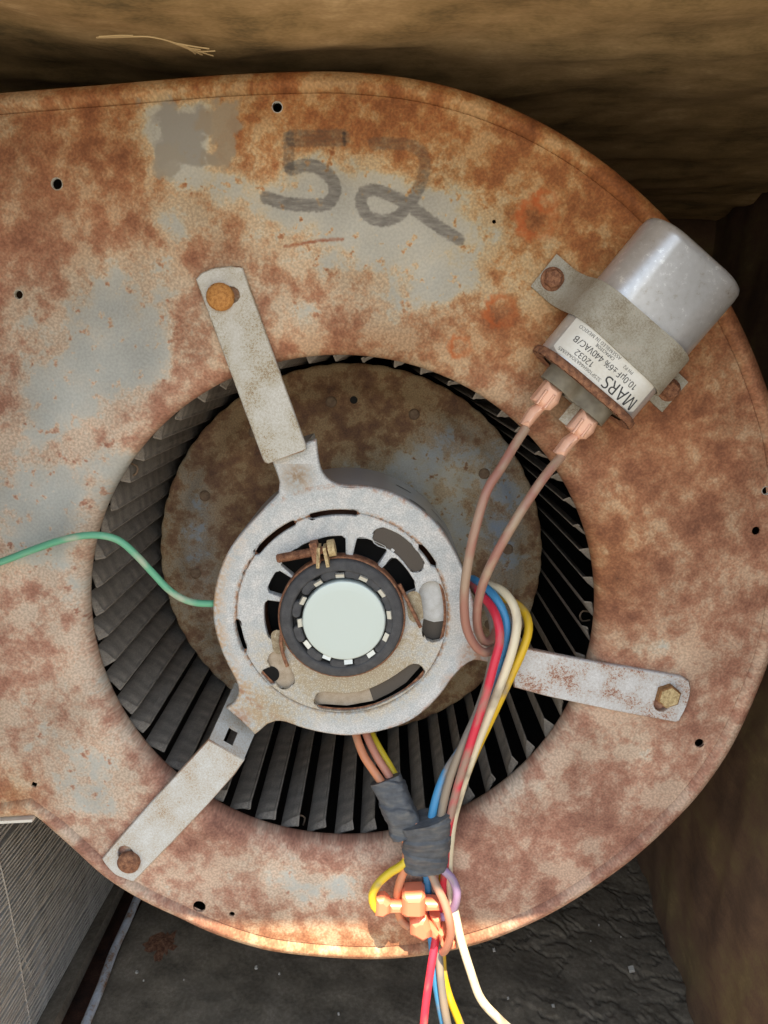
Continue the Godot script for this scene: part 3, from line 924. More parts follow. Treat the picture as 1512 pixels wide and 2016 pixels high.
func housing() -> void:
	uvr = Rect2(-0.30, -0.26, 0.58, 0.56)
	var o := outline()
	var run: PackedVector2Array = o[0]
	var all := run.duplicate()
	all.append_array(o[1])
	var t := thing("blower_housing", "rusty sheet metal blower housing with a handwritten 52 on its side plate", "blower housing", Vector3(0, -0.243, 0))
	# normals of the run (pointing outwards)
	var n := all.size()
	var nn := PackedVector2Array()
	for i in n:
		var d := (all[mini(i + 1, n - 1)] - all[maxi(i - 1, 0)]).normalized()
		nn.append(Vector2(-d.y, d.x))
	# side plate inside the seam
	var pl := PackedVector2Array()
	for i in run.size() - 2:
		pl.append(run[i] - nn[i] * 0.0108)
	var corner := P2(60, 1572, ZP)
	pl.append(corner)
	for p in o[1]:
		pl.append(p + Vector2(0, 0.0108))
	var holes := [ring2(Vector2(0, AXY), 0.1625, 160)]
	for q in [[112, 362, 10, 12], [37, 580, 8, 10], [546, 211, 9, 12], [67, 1545, 7, 4], [392, 1785, 13, 20], [457, 1800, 5.5, 10], [1377, 1463, 9, 14], [1489, 1045, 8, 12], [1508, 966, 8, 12], [973, 436, 3.5, 8]]:
		holes.append(ring2(P2(q[0], q[1], ZP), q[2] / 3650.0 * 1.06, q[3], 0.4))
	begin()
	plate(pl, holes, ZP - 0.0012, ZP, 0.0004, false)
	part("side_plate", mats.face, t)
	# burrs of bright metal pushed up round some of the screw holes
	for q in [[112, 362, 10], [546, 211, 9], [37, 580, 8], [1508, 966, 8]]:
		begin()
		var c := P2(q[0], q[1], ZP)
		var r: float = q[2] / 3650.0 * 1.02
		lathe([[r * 1.12, ZP + 0.0001], [r * 1.05, ZP + 0.0004], [r * 0.96, ZP + 0.0002], [r * 0.92, ZP - 0.0016]], 14, c)
		part("screw_hole", mats.zinc_tan, t)
	# bell mouth of the inlet
	begin()
	var prof := [[0.1632, ZP - 0.0002]]
	for i in 9:
		var a := PI / 2 * i / 8.0
		prof.append([0.1628 - 0.0158 * sin(a), ZP + 0.0002 - 0.0095 * (1 - cos(a))])
	prof.append_array([[0.1468, -0.0015], [0.1469, -0.004], [0.1481, -0.0043], [0.1484, -0.001]])
	lathe(prof, 160)
	part("inlet_ring", mats.face, t)
	# rolled seam along the edge
	begin()
	var rows := []
	for q in [[0.0122, -0.0016], [0.0108, -0.0014], [0.0103, -0.0002], [0.0092, 0.0016], [0.0074, 0.0028], [0.0056, 0.0028], [0.0032, 0.0014], [0.0010, -0.0010], [0.0, -0.0036], [0.0, -0.016]]:
		var r := PackedVector3Array()
		for i in n:
			var p: Vector2 = all[i] - nn[i] * q[0]
			if i == run.size() - 1:     # the inner corner
				p = all[i].lerp(corner, q[0] / 0.0108)
			r.append(Vector3(p.x, p.y, ZP + q[1]))
		rows.append(r)
	loft_open(rows, false)
	part("rolled_seam", mats.face, t)
	# scroll sheet running back, and the far side plate
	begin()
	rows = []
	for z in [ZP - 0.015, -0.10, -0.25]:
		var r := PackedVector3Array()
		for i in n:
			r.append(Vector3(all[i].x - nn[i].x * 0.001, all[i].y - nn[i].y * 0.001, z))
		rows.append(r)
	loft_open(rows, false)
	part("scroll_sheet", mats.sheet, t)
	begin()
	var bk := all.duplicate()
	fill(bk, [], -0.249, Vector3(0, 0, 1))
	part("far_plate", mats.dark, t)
	# bright cut edge along the bottom of the outlet
	begin()
	var a := P(-330, 1631, ZP)
	var b := P(66, 1610, ZP)
	var dd := (b - a).normalized()
	var up := Vector3(-dd.y, dd.x, 0)
	box((a + b) / 2 - up * 0.0006 - Vector3(0, 0, 0.004), (b - a) / 2, up * 0.0009, Vector3(0, 0, 0.0062))
	part("outlet_edge", mats.bright, t)

# ---------------------------------------------------------------- fan wheel
func wheel() -> void:
	var t := thing("squirrel_cage_fan", "squirrel cage fan wheel with dark dusty blades inside the inlet", "fan", Vector3(0, AXY, -0.12))
	# one blade, curved forwards, at angle 0: built round the axis, then turned
	var cs := [Vector2(0.1518, 0.0040), Vector2(0.1503, 0.0050), Vector2(0.1486, 0.0064), Vector2(0.1468, 0.0082), Vector2(0.1450, 0.0104), Vector2(0.1436, 0.0126), Vector2(0.1424, 0.0134)]
	var meshes := []
	for v in 4:
		begin()
		var rows := []
		var nick := 0.002 + 0.0012 * v
		for k in [[-0.008, 1.0], [-0.0125, 0.0], [-0.116, 0.0], [-0.232, 0.0]]:
			var r := PackedVector3Array()
			for s in [1.0, -1.0]:
				for i in cs.size():
					var q: Vector2 = cs[i] if s > 0 else cs[cs.size() - 1 - i]
					var d := Vector2(q.x + k[1] * nick * clampf((0.152 - q.x) / 0.01, 0, 1), q.y + s * 0.00045 + (0.0008 * sin(v * 2.1) if q.x < 0.146 else 0.0))
					if k[1] > 0 and q.x < 0.1445:
						d.y += 0.0012
					r.append(Vector3(d.x, d.y, k[0]))
			rows.append(r)
		loft(rows, true, false, true)
		meshes.append(st.commit())
	for i in 56:
		var b := MeshInstance3D.new()
		b.name = "blade"
		b.mesh = meshes[(i * 5 + i / 7) % 4]
		b.material_override = mats.blade
		b.rotation.z = deg_to_rad(175.2 - 2.0 + 360.0 / 56 * i + rng.randf_range(-0.35, 0.35) - 4.0)
		b.position = Vector3(0, 0, 0.12)
		t.add_child(b, true)
	# centre disc with a scalloped edge and a dished step
	uvr = Rect2(-0.145, AXY - 0.145, 0.29, 0.29)
	begin()
	var rows := []
	for q in [[0.012, -0.1165], [0.11, -0.1165], [0.119, -0.1168], [0.124, -0.1205], [0.1285, -0.1212], [0.1375, -0.1212], [0.1400, -0.1216], [0.1405, -0.1235]]:
		var r := PackedVector3Array()
		for j in 448:
			var a := TAU * j / 448.0
			var rad: float = q[0]
			if rad > 0.136:
				rad -= 0.0007 * (0.5 + 0.5 * cos(a * 56.0)) ** 2
			r.append(Vector3(cos(a) * rad, AXY + sin(a) * rad, q[1]))
		rows.append(r)
	loft_open(rows, true)
	var disc := part("hub_disc", mats.disc, t)
	for i in 12:
		begin()
		var a := deg_to_rad(66.7 + 29.7 * i)
		lathe([[0.0040, -0.1164], [0.0038, -0.1155], [0.0026, -0.1150], [0.0004, -0.1149]], 14, Vector2(cos(a) * 0.1143, AXY + sin(a) * 0.1143), false, true)
		part("rivet", mats.rivet, disc)
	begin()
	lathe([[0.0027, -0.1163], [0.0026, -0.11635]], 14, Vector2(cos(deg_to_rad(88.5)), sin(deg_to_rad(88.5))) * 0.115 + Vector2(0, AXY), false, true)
	part("balance_hole_shade", mats.dark, disc)  # flat dark disc in place of an opening, its shade given as colour
	begin()
	lathe([[0.0135, -0.1164], [0.0135, -0.10], [0.010, -0.099], [0.0063, -0.099], [0.0063, -0.07]], 24)
	part("hub", mats.rivet, t)
	# balance clips squeezed on the inner edge of a few blades
	for q in [[1150, 1213, -0.03], [590, 1612, -0.022], [262, 925, -0.018]]:
		begin()
		var c := P(q[0], q[1], q[2])
		var rad := (Vector3(0, AXY, c.z) - c).normalized()
		var tan_ := Vector3(-rad.y, rad.x, 0)
		tube([c - tan_ * 0.003 - rad * 0.004, c - tan_ * 0.0032 + rad * 0.0012, c + rad * 0.0026, c + tan_ * 0.0032 + rad * 0.0008, c + tan_ * 0.0022 - rad * 0.004], 0.0006, func(_p, _s, _d): return Color.WHITE, 8)
		part("balance_clip", mats.rivet, t)

# ---------------------------------------------------------------- motor
func sector(r0: float, r1: float, a0: float, a1: float) -> PackedVector2Array:
	var o := PackedVector2Array()
	var k := maxi(2, int(absf(a1 - a0) / 3.0))
	for i in k + 1:
		o.append(Vector2(0, AXY) + Vector2.from_angle(deg_to_rad(lerpf(a0, a1, float(i) / k))) * r1)
	for i in k + 1:
		o.append(Vector2(0, AXY) + Vector2.from_angle(deg_to_rad(lerpf(a1, a0, float(i) / k))) * r0)
	return o

func motor() -> void:
	uvr = Rect2(-0.088, AXY - 0.088, 0.176, 0.176)
	var ax := Vector2(0, AXY)
	var t := thing("fan_motor", "round grey fan motor with a silver end cap in the middle of the wheel", "motor", Vector3(0, AXY, -0.03))
	# outer ring of the end plate with its three lugs
	var rim := smooth2(mz([[388, 215], [405, 270], [400, 325], [330, 400], [220, 520], [130, 640], [75, 780], [52, 920], [60, 1040], [98, 1170], [150, 1280], [182, 1345], [185, 1400], [165, 1440], [120, 1470]]), 0.003)
	rim.append_array(mz([[195, 1535], [275, 1612]]))
	rim.append_array(smooth2(mz([[300, 1592], [340, 1557], [385, 1541], [440, 1546], [510, 1572], [620, 1600], [760, 1618], [900, 1603], [1060, 1558], [1170, 1490], [1260, 1400], [1330, 1305], [1390, 1245], [1440, 1218], [1500, 1225], [1620, 1250]]), 0.003))
	rim.append_array(smooth2(mz([[1640, 1165], [1540, 1150], [1470, 1110], [1445, 1050], [1445, 960], [1430, 880], [1400, 780], [1340, 640], [1250, 500], [1130, 395], [1000, 325], [850, 290], [770, 288], [700, 275], [650, 242], [622, 190], [608, 120]]), 0.003))
	rim.append_array(mz([[600, 40], [352, 120]]))
	# slots along the seam
	var slots := [[142.4, 115.7], [106.7, 81.4], [44.0, 28.3], [183.2, 200.6]]
	var inner := PackedVector2Array()
	for i in 180:
		var a := -i * 2.0
		var rr := 0.0608
		for s in slots:
			if absf(wrapf(a - (s[0] + s[1]) / 2, -180, 180)) < absf(s[0] - s[1]) / 2:
				rr = 0.0621
		inner.append(ax + Vector2.from_angle(deg_to_rad(a)) * rr)
	begin()
	plate(rim, [inner], ZM - 0.0045, ZM, 0.0011, false)
	part("mounting_ring", mats.motor, t)
	# dish of the end plate with kidney openings
	var dish := PackedVector2Array()
	for i in 180:
		var a := i * 2.0
		var rr := 0.0607
		for s in slots:
			if absf(wrapf(a - (s[0] + s[1]) / 2, -180, 180)) < absf(s[0] - s[1]) / 2:
				rr = 0.0588
		dish.append(ax + Vector2.from_angle(deg_to_rad(a)) * rr)
	var k_dark := kidney(mz([[950, 560], [1020, 590], [1085, 645], [1130, 705]]), 0.0054, 0.0048)
	var k_right := kidney(mz([[1215, 860], [1238, 960], [1228, 1060]]), 0.0072, 0.0070)
	var k_left0 := kidney(mz([[390, 1215], [432, 1318]]), 0.0052, 0.0060)
	var k_low := kidney(mz([[640, 1432], [760, 1440], [880, 1420], [1010, 1360], [1125, 1283]]), 0.0056)
	var eye := ring2(P2(400 + 0.3704 * 355, 850 + 0.3704 * 1300, ZM), 0.0054, 28)
	var half := Geometry2D.intersect_polygons(eye, mz([[262, 1237], [404, 1398], [700, 1398], [700, 1000], [262, 1000]]))
	var k_left: PackedVector2Array = Geometry2D.merge_polygons(k_left0, half[0])[0]
	var hub := PackedVector2Array()
	for i in 360:
		var rr := 0.0343
		for w in [[168.0, 200.0, 0.0450], [143.0, 162.0, 0.0455], [87.0, 139.0, 0.0470], [56.0, 79.0, 0.0475], [20.0, 50.0, 0.0460]]:
			if i >= w[0] and i <= w[1]:
				rr = w[2] - 0.0015 * smoothstep(3.0, 0.0, minf(i - w[0], w[1] - i))
		hub.append(ax + Vector2.from_angle(deg_to_rad(i)) * rr)
	begin()
	plate(dish, [hub, k_dark, k_right, k_left, k_low], ZM - 0.0040, ZM - 0.0004, 0.0006, false)
	part("end_plate", mats.motor, t)
	# bottom of the seam, rusty, everywhere but at the slots
	for s in [[200.6, 388.3], [44.0, 81.4], [106.7, 115.7], [142.4, 183.2]]:
		begin()
		var sec := sector(0.0585, 0.0625, s[0], s[1])
		fill(sec, [], ZM - 0.0022, Vector3(0, 0, 1))
		part("seam", mats.rust, t)
	# floors of the kidney recesses
	begin()
	fill(inset(k_left0, -0.001), [], ZM - 0.0032, Vector3(0, 0, 1))
	part("recess", mats.recess_tan, t)
	for q in [[k_dark, mats.mud, -0.0012, 0.0008, 0.0]]:
		begin()
		var pg: PackedVector2Array = inset(q[0], -q[3])
		fill(pg, [], ZM + q[2], Vector3(0, 0, 1))
		part("recess", q[1], t)
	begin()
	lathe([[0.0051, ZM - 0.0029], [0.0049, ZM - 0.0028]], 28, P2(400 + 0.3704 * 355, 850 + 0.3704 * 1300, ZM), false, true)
	part("screw_hole", mats.hole_shade, t)  # flat black disc above the recess floor, painted shade of a screw opening
	# the right recess slopes in and ends in a pocket of dark grease; the low one is dusty on one side, darker on the other
	for q in [[k_right, [[1000, 700], [1400, 700], [1400, 1050], [1290, 1022], [1230, 1030], [1170, 1012], [1000, 1050]], mats.recess_light, -0.0058], [k_right, [[1000, 1050], [1170, 1012], [1230, 1030], [1290, 1022], [1400, 1050], [1400, 1300], [1000, 1300]], mats.mud, -0.0068],
			[k_low, [[500, 1300], [850, 1300], [880, 1380], [905, 1452], [760, 1478], [640, 1470], [500, 1480]], mats.recess_tan, -0.0056], [k_low, [[850, 1200], [1300, 1100], [1160, 1262], [1080, 1352], [1000, 1405], [905, 1452], [880, 1380]], mats.mud, -0.0050]]:
		for pg in Geometry2D.intersect_polygons(inset(q[0], -0.0008), mz(q[1])):
			begin()
			fill(pg, [], ZM + q[3], Vector3(0, 0, 1))
			part("recess", q[2], t)
	# caked dust in the two pockets beside the hub
	for q in [[[[395, 1085], [404, 1150]], 0.0038], [[[1118, 885], [1130, 975]], 0.0044]]:
		begin()
		fill(kidney(mz(q[0]), q[1]), [], ZM + 0.0001, Vector3(0, 0, 1))
		part("dust_cake", mats.dust, t)
	# shell, shiny grey; dark strips laid on it stand for the shade in vent slits
	begin()
	lathe([[0.0655, 0.0000], [0.0715, 0.0002], [0.0738, -0.0010], [0.0746, -0.0035], [0.0746, -0.0700], [0.0735, -0.0750], [0.070, -0.0785], [0.012, -0.082]], 96)
	part("shell", mats.shell, t)
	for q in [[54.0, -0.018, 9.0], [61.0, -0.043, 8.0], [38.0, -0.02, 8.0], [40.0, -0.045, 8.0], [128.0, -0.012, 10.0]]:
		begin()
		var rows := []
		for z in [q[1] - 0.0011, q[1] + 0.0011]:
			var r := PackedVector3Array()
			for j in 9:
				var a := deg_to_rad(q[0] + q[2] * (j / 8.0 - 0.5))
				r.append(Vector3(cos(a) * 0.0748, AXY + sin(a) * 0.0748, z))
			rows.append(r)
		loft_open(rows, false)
		part("vent_slit_shade", mats.dark, t)
	# inside: laminations and windings seen through the openings
	begin()
	lathe([[0.0715, -0.0018], [0.0700, -0.020], [0.036, -0.021], [0.020, -0.018]], 64)
	part("stator", mats.dark, t)
	begin()
	var loops := []
	for i in 48:
		var L := PackedVector3Array()
		for j in 12:
			var a := TAU * i / 48.0
			var rr := 0.0535 + cos(TAU * j / 12.0) * 0.0075 + 0.0006 * sin(i * 7.0)
			L.append(Vector3(cos(a) * rr, AXY + sin(a) * rr, -0.013 + sin(TAU * j / 12.0) * 0.0055))
		loops.append(L)
	loops.append(loops[0])
	loft(loops)
	part("winding", mats.copper, t)
	for q in [[79.5, 86.5, 0.0], [50.5, 55.5, -0.001], [162.5, 167.5, -0.0005], [139.5, 142.5, -0.0005]]:
		begin()
		plate(sector(0.0335, 0.0500, q[0], q[1]), [], ZM - 0.0060, ZM - 0.0001 + q[2], 0.0012, false)
		part("rib", mats.recess_light, t)
	# rubber ring, sprung band and end cap
	begin()
	lathe([[0.0352, -0.004], [0.0352, 0.0095], [0.0347, 0.0112], [0.0335, 0.0120], [0.0300, 0.0126], [0.0287, 0.0122], [0.0280, 0.0100], [0.0280, 0.006]], 96)
	var rub := part("rubber_ring", mats.rubber, t)
	begin()
	var tabs := [[705, 530], [925, 560], [1100, 695], [1170, 900], [1140, 1110], [1000, 1270], [785, 1345], [580, 1300], [395, 1180], [325, 975], [355, 765], [500, 600]]
	lathe([[0.0275, 0.0085], [0.0275, 0.0088], [0.0150, 0.0088]], 72)
	part("cap_seat", mats.dark, t)
	begin()
	lathe([[0.0236, 0.0085], [0.0236, 0.0128], [0.0233, 0.0137], [0.0226, 0.0142], [0.0180, 0.0144]], 96, Vector2(0.0015, AXY), false, true)
	var lid := part("end_cap", mats.cap, t)
	for q in tabs:
		var w := P(520 + q[0] * 0.2116, 1020 + q[1] * 0.2116, 0.0125)
		var rad := Vector3(w.x - 0.001, w.y - AXY, 0).normalized()
		var tg := Vector3(-rad.y, rad.x, 0)
		begin()
		box(w - Vector3(0, 0, 0.0004) - rad * 0.0003, tg * 0.0024, (rad * 0.9 + Vector3(0, 0, 0.5)) * 0.0013, (Vector3(0, 0, 1) - rad * 0.4) * 0.0008)
		part("tab", mats.tin, lid)
	for q in tabs:      # lobes of the rubber between the tabs
		var w := P(520 + q[0] * 0.2116, 1020 + q[1] * 0.2116, 0.0125)
		var a := atan2(w.y - AXY, w.x) + PI / 12
		begin()
		plate(kidney(PackedVector2Array([Vector2(0.001, AXY) + Vector2.from_angle(a - 0.10) * 0.0268, Vector2(0.001, AXY) + Vector2.from_angle(a) * 0.0270, Vector2(0.001, AXY) + Vector2.from_angle(a + 0.10) * 0.0268]), 0.0025), [], 0.0085, 0.0121, 0.0007, false)
		part("rubber_lobe", mats.rubber, rub)
	begin()
	lathe([[0.0353, 0.0005], [0.0362, 0.0005], [0.0364, 0.002], [0.0364, 0.0085], [0.0360, 0.0094], [0.0353, 0.0094]], 96)
	var band := part("clamp_band", mats.rust, t)
	for q in [[[555, 1242], [553, 1265], [558, 1290], [566, 1312]], [[786, 1150], [800, 1178], [815, 1208], [828, 1235]]]:
		begin()
		var pts := []
		for p in q:
			pts.append(P(p[0], p[1], 0.0075))
		tube(pts, 0.0011, func(_p, _s, _d): return Color.WHITE, 8)
		part("band_end", mats.rust, band)
	# ears and clamp screw at the top of the band
	for q in [[628, 1078, 627, 1110], [640, 1078, 646, 1108]]:
		begin()
		var a := P(q[0], q[1], 0.011)
		var b := P(q[2], q[3], 0.011)
		var y := (a - b) / 2 * 1.25
		var x := y.cross(Vector3.BACK).normalized() * 0.0009
		box((a + b) / 2, x, y, Vector3(0, 0, 0.0052))
		part("ear", mats.tan_bolt, band)
	begin()
	var thr := []
	var s0 := P(545, 1100, 0.012)
	var s1 := P(652, 1080, 0.012)
	tube([s0, s0.lerp(s1, 0.5), s1], 0.0021, func(_p, _s, _d): return Color.WHITE, 12)
	for i in 22:
		var c := s0.lerp(s1, 0.03 + i * 0.028)
		var dd := (s1 - s0).normalized() * 0.00022
		tube([c - dd, c + dd], 0.0026, func(_p, _s, _d): return Color.WHITE, 12)
	part("clamp_screw", mats.rust, band)
	begin()
	var sd := (s1 - s0).normalized()
	var su := sd.cross(Vector3.BACK).normalized()
	box(P(621, 1086, 0.012), sd * 0.0021, su * 0.0058, Vector3(0, 0, 0.0042))
	part("clamp_nut", mats.rust, band)
	begin()
	var h := P(650, 1079, 0.012)
	tube([h - sd * 0.001, h + sd * 0.0014, h + sd * 0.0028], 0.0048, func(_p, _s, _d): return Color.WHITE, 14)
	part("screw_head", mats.tan_bolt, band)

# ---------------------------------------------------------------- mounting arms
func hexhead(c: Vector3, r: float, h: float, turn: float, m: Material, parent: Node3D, dome := false) -> void:
	begin()
	if dome:
		lathe([[r, c.z], [r, c.z + h * 0.6], [r * 0.8, c.z + h * 0.95], [r * 0.35, c.z + h * 1.1], [r * 0.1, c.z + h * 1.12]], 20, Vector2(c.x, c.y), false, true)
	else:
		plate(ring2(Vector2(c.x, c.y), r * 1.06, 6, turn), [], c.z, c.z + h, r * 0.13, false)
	part("bolt_head", m, parent)

func fold(t: Node3D, a: Vector2, b: Vector2, z0: float, z1: float, th: float, m: Material, slot: Array) -> void:   # the end of the strap bent back along the shaft, with a slot for the motor's lug
	var d := (b - a) / 2
	var c := (a + b) / 2
	var inw := (Vector2(0, AXY) - c)
	var nrm := d.orthogonal().normalized()
	if nrm.dot(inw) < 0:
		nrm = -nrm
	var hx := Vector3(d.x, d.y, 0)
	var hn := Vector3(nrm.x, nrm.y, 0) * th / 2
	var cc := Vector3(c.x, c.y, 0) - hn
	begin()
	var f := 0.17      # half of the slot's width as a share
	var g: float = slot[0]
	var k: float = slot[1]
	box(cc + Vector3(0, 0, (z0 + g) / 2), hx, hn, Vector3(0, 0, (z0 - g) / 2))
	box(cc + Vector3(0, 0, (k + z1) / 2), hx, hn, Vector3(0, 0, (k - z1) / 2))
	for s in [1.0, -1.0]:
		box(cc + hx * s * (1 + f) / 2 + Vector3(0, 0, (g + k) / 2), hx * (1 - f) / 2, hn, Vector3(0, 0, (g - k) / 2))
	part("bent_end", m, t)

func arms() -> void:
	var zf := ZP + 0.0030
	var grp := "arms that hold the motor"
	edge = Color(0.55, 0.36, 0.25)
	var t := thing("mounting_arm", "tan stained flat metal arm with a gold bolt, above the motor", "mounting arm", P(435, 585, ZP), grp)
	var o := smooth2(poly([[385, 550], [394, 539], [415, 529], [445, 524], [472, 524]], zf), 0.002)
	o.append_array(poly([[477, 527], [602, 876], [602, 884], [597, 889], [528, 913], [521, 911], [517, 904]], zf))
	begin()
	plate(o, [kidney(poly([[440, 583], [456, 580]], zf), 0.0040)], ZP + 0.0003, zf, 0.0007)
	part("strap", mats.zinc_tan, t)
	hexhead(P(435, 585, zf), 0.0071, 0.0048, 0.2, mats.gold_bolt, t, true)
	fold(t, P2(519, 911, zf), P2(601, 887, zf), zf - 0.0028, -0.05, 0.0026, mats.zinc_tan, [ZM + 0.0006, -0.001])

	t = thing("mounting_arm", "grey metal arm with a pale hexagonal bolt and reddish rust, right of the motor", "mounting arm", P(1313, 1367, ZP), grp)
	o = poly([[1012, 1354], [1010, 1320], [1028, 1282], [1040, 1277], [1150, 1300], [1300, 1325], [1343, 1333]], zf)
	o.append_array(smooth2(poly([[1358, 1342], [1360, 1362], [1352, 1392], [1338, 1420]], zf), 0.002))
	o.append_array(poly([[1330, 1423], [1200, 1398], [1080, 1372]], zf))
	begin()
	plate(o, [kidney(poly([[1308, 1373], [1303, 1386]], zf), 0.0045)], ZP + 0.0003, zf, 0.0007)
	part("strap", mats.zinc_rust, t)
	hexhead(P(1313, 1367, zf), 0.0066, 0.0046, 0.35, mats.tan_bolt, t)
	fold(t, P2(1014, 1352, zf), P2(1030, 1282, zf), zf - 0.0028, -0.05, 0.0026, mats.zinc_rust, [ZM + 0.0006, -0.001])

	t = thing("mounting_arm", "clean grey metal arm with a rusty round bolt, bent back below the motor", "mounting arm", P(255, 1693, ZP), grp)
	o = smooth2(poly([[200, 1692], [208, 1704], [225, 1722], [245, 1731], [262, 1737]], zf), 0.002)
	o.append_array(poly([[338, 1660], [413, 1580], [463, 1524], [481, 1497], [410, 1456], [380, 1489], [300, 1577], [222, 1664]], zf))
	begin()
	plate(o, [kidney(poly([[252, 1688], [246, 1679]], zf), 0.0045)], ZP + 0.0003, zf, 0.0007)
	part("strap", mats.zinc, t)
	hexhead(P(255, 1695, zf), 0.0068, 0.0042, 0.1, mats.rust, t, true)
	sloped_end(t, [P(411, 1457, zf - 0.0003), P(480, 1496, zf - 0.0003), P(526, 1383, -0.030), P(463, 1342, -0.030)], mats.zinc)
	no_edge()

func no_edge() -> void:
	edge = Color.WHITE

func sloped_end(t: Node3D, q: Array, m: Material) -> void:    # bent back at a slant, with its slot open in front of the lug
	var nrm: Vector3 = (q[1] - q[0]).cross(q[3] - q[0]).normalized()
	if nrm.z < 0:
		nrm = -nrm
	begin()
	for r in [[0.0, 1.0, 0.0, 0.10], [0.0, 0.34, 0.10, 0.36], [0.60, 1.0, 0.10, 0.36], [0.0, 1.0, 0.36, 1.0]]:
		var c := []
		for k in [[r[0], r[2]], [r[1], r[2]], [r[1], r[3]], [r[0], r[3]]]:
			c.append((q[0] as Vector3).lerp(q[1], k[0]).lerp((q[3] as Vector3).lerp(q[2], k[0]), k[1]))
		var mid: Vector3 = (c[0] + c[2]) / 2 - nrm * 0.0013
		box(mid, (c[1] - c[0]) / 2, (c[3] - c[0]) / 2, nrm * 0.0013)
	part("bent_end", m, t)

# ---------------------------------------------------------------- capacitor
func cs_at(s: float, tt: float, z: float) -> Vector3:
	return Vector3(cap_c.x, cap_c.y, 0) + e2 * s + e1 * tt + Vector3(0, 0, z)

func stadium(grow: float, n := 14) -> PackedVector2Array:    # cross-section of the can: (across, height)
	var o := PackedVector2Array()
	var r := 0.0172 + grow
	for i in n + 1:
		o.append(Vector2(0.0127, 0.0285) + Vector2.from_angle(-PI / 2 + PI * i / n) * r)
	for i in n + 1:
		o.append(Vector2(-0.0127, 0.0285) + Vector2.from_angle(PI / 2 + PI * i / n) * r)
	return o

func can_top(s: float, grow := 0.0) -> float:
	var r := 0.0172 + grow
	var d := maxf(0.0, absf(s) - 0.0127)
	return 0.0285 + sqrt(maxf(0.0, r * r - d * d))

func sec_loop(grow: float, tt: float) -> PackedVector3Array:
	var L := PackedVector3Array()
	for q in stadium(grow):
		L.append(cs_at(q.x, tt, q.y))
	return L

func wrapped_text(words: String, s0: float, s1: float, tt: float, bold: bool, m: Material, parent: Node3D, tall := 1.0) -> void:   # a line printed on the can's curved face, reading from s0 to s1, tops towards the terminals
	var f := SystemFont.new()
	f.font_names = PackedStringArray(["Droid Sans"])
	if bold:
		f.font_weight = 700
	var tm := TextMesh.new()
	tm.text = words
	tm.font = f
	tm.font_size = 48
	tm.pixel_size = 0.01
	tm.depth = 0.0
	tm.curve_step = 1.0
	tm.horizontal_alignment = HORIZONTAL_ALIGNMENT_LEFT
	var a := tm.get_mesh_arrays()
	var v: PackedVector3Array = a[Mesh.ARRAY_VERTEX]
	var ix: PackedInt32Array = a[Mesh.ARRAY_INDEX]
	var lo := Vector3(1e9, 1e9, 1e9)
	var hi := -lo
	for p in v:
		lo = lo.min(p)
		hi = hi.max(p)
	var k := (s0 - s1) / (hi.x - lo.x)
	begin()
	var w := PackedVector3Array()
	for p in v:
		var s := s0 - (p.x - lo.x) * k
		w.append(cs_at(s, tt - (p.y - (lo.y + hi.y) / 2) * k * tall, can_top(s, 0.00042)))
	var up := Vector3(0, 0, 1)
	for i in range(0, ix.size(), 3):
		tri(w[ix[i]], w[ix[i + 1]], w[ix[i + 2]], up, up, up)
	part("lettering", m, parent)

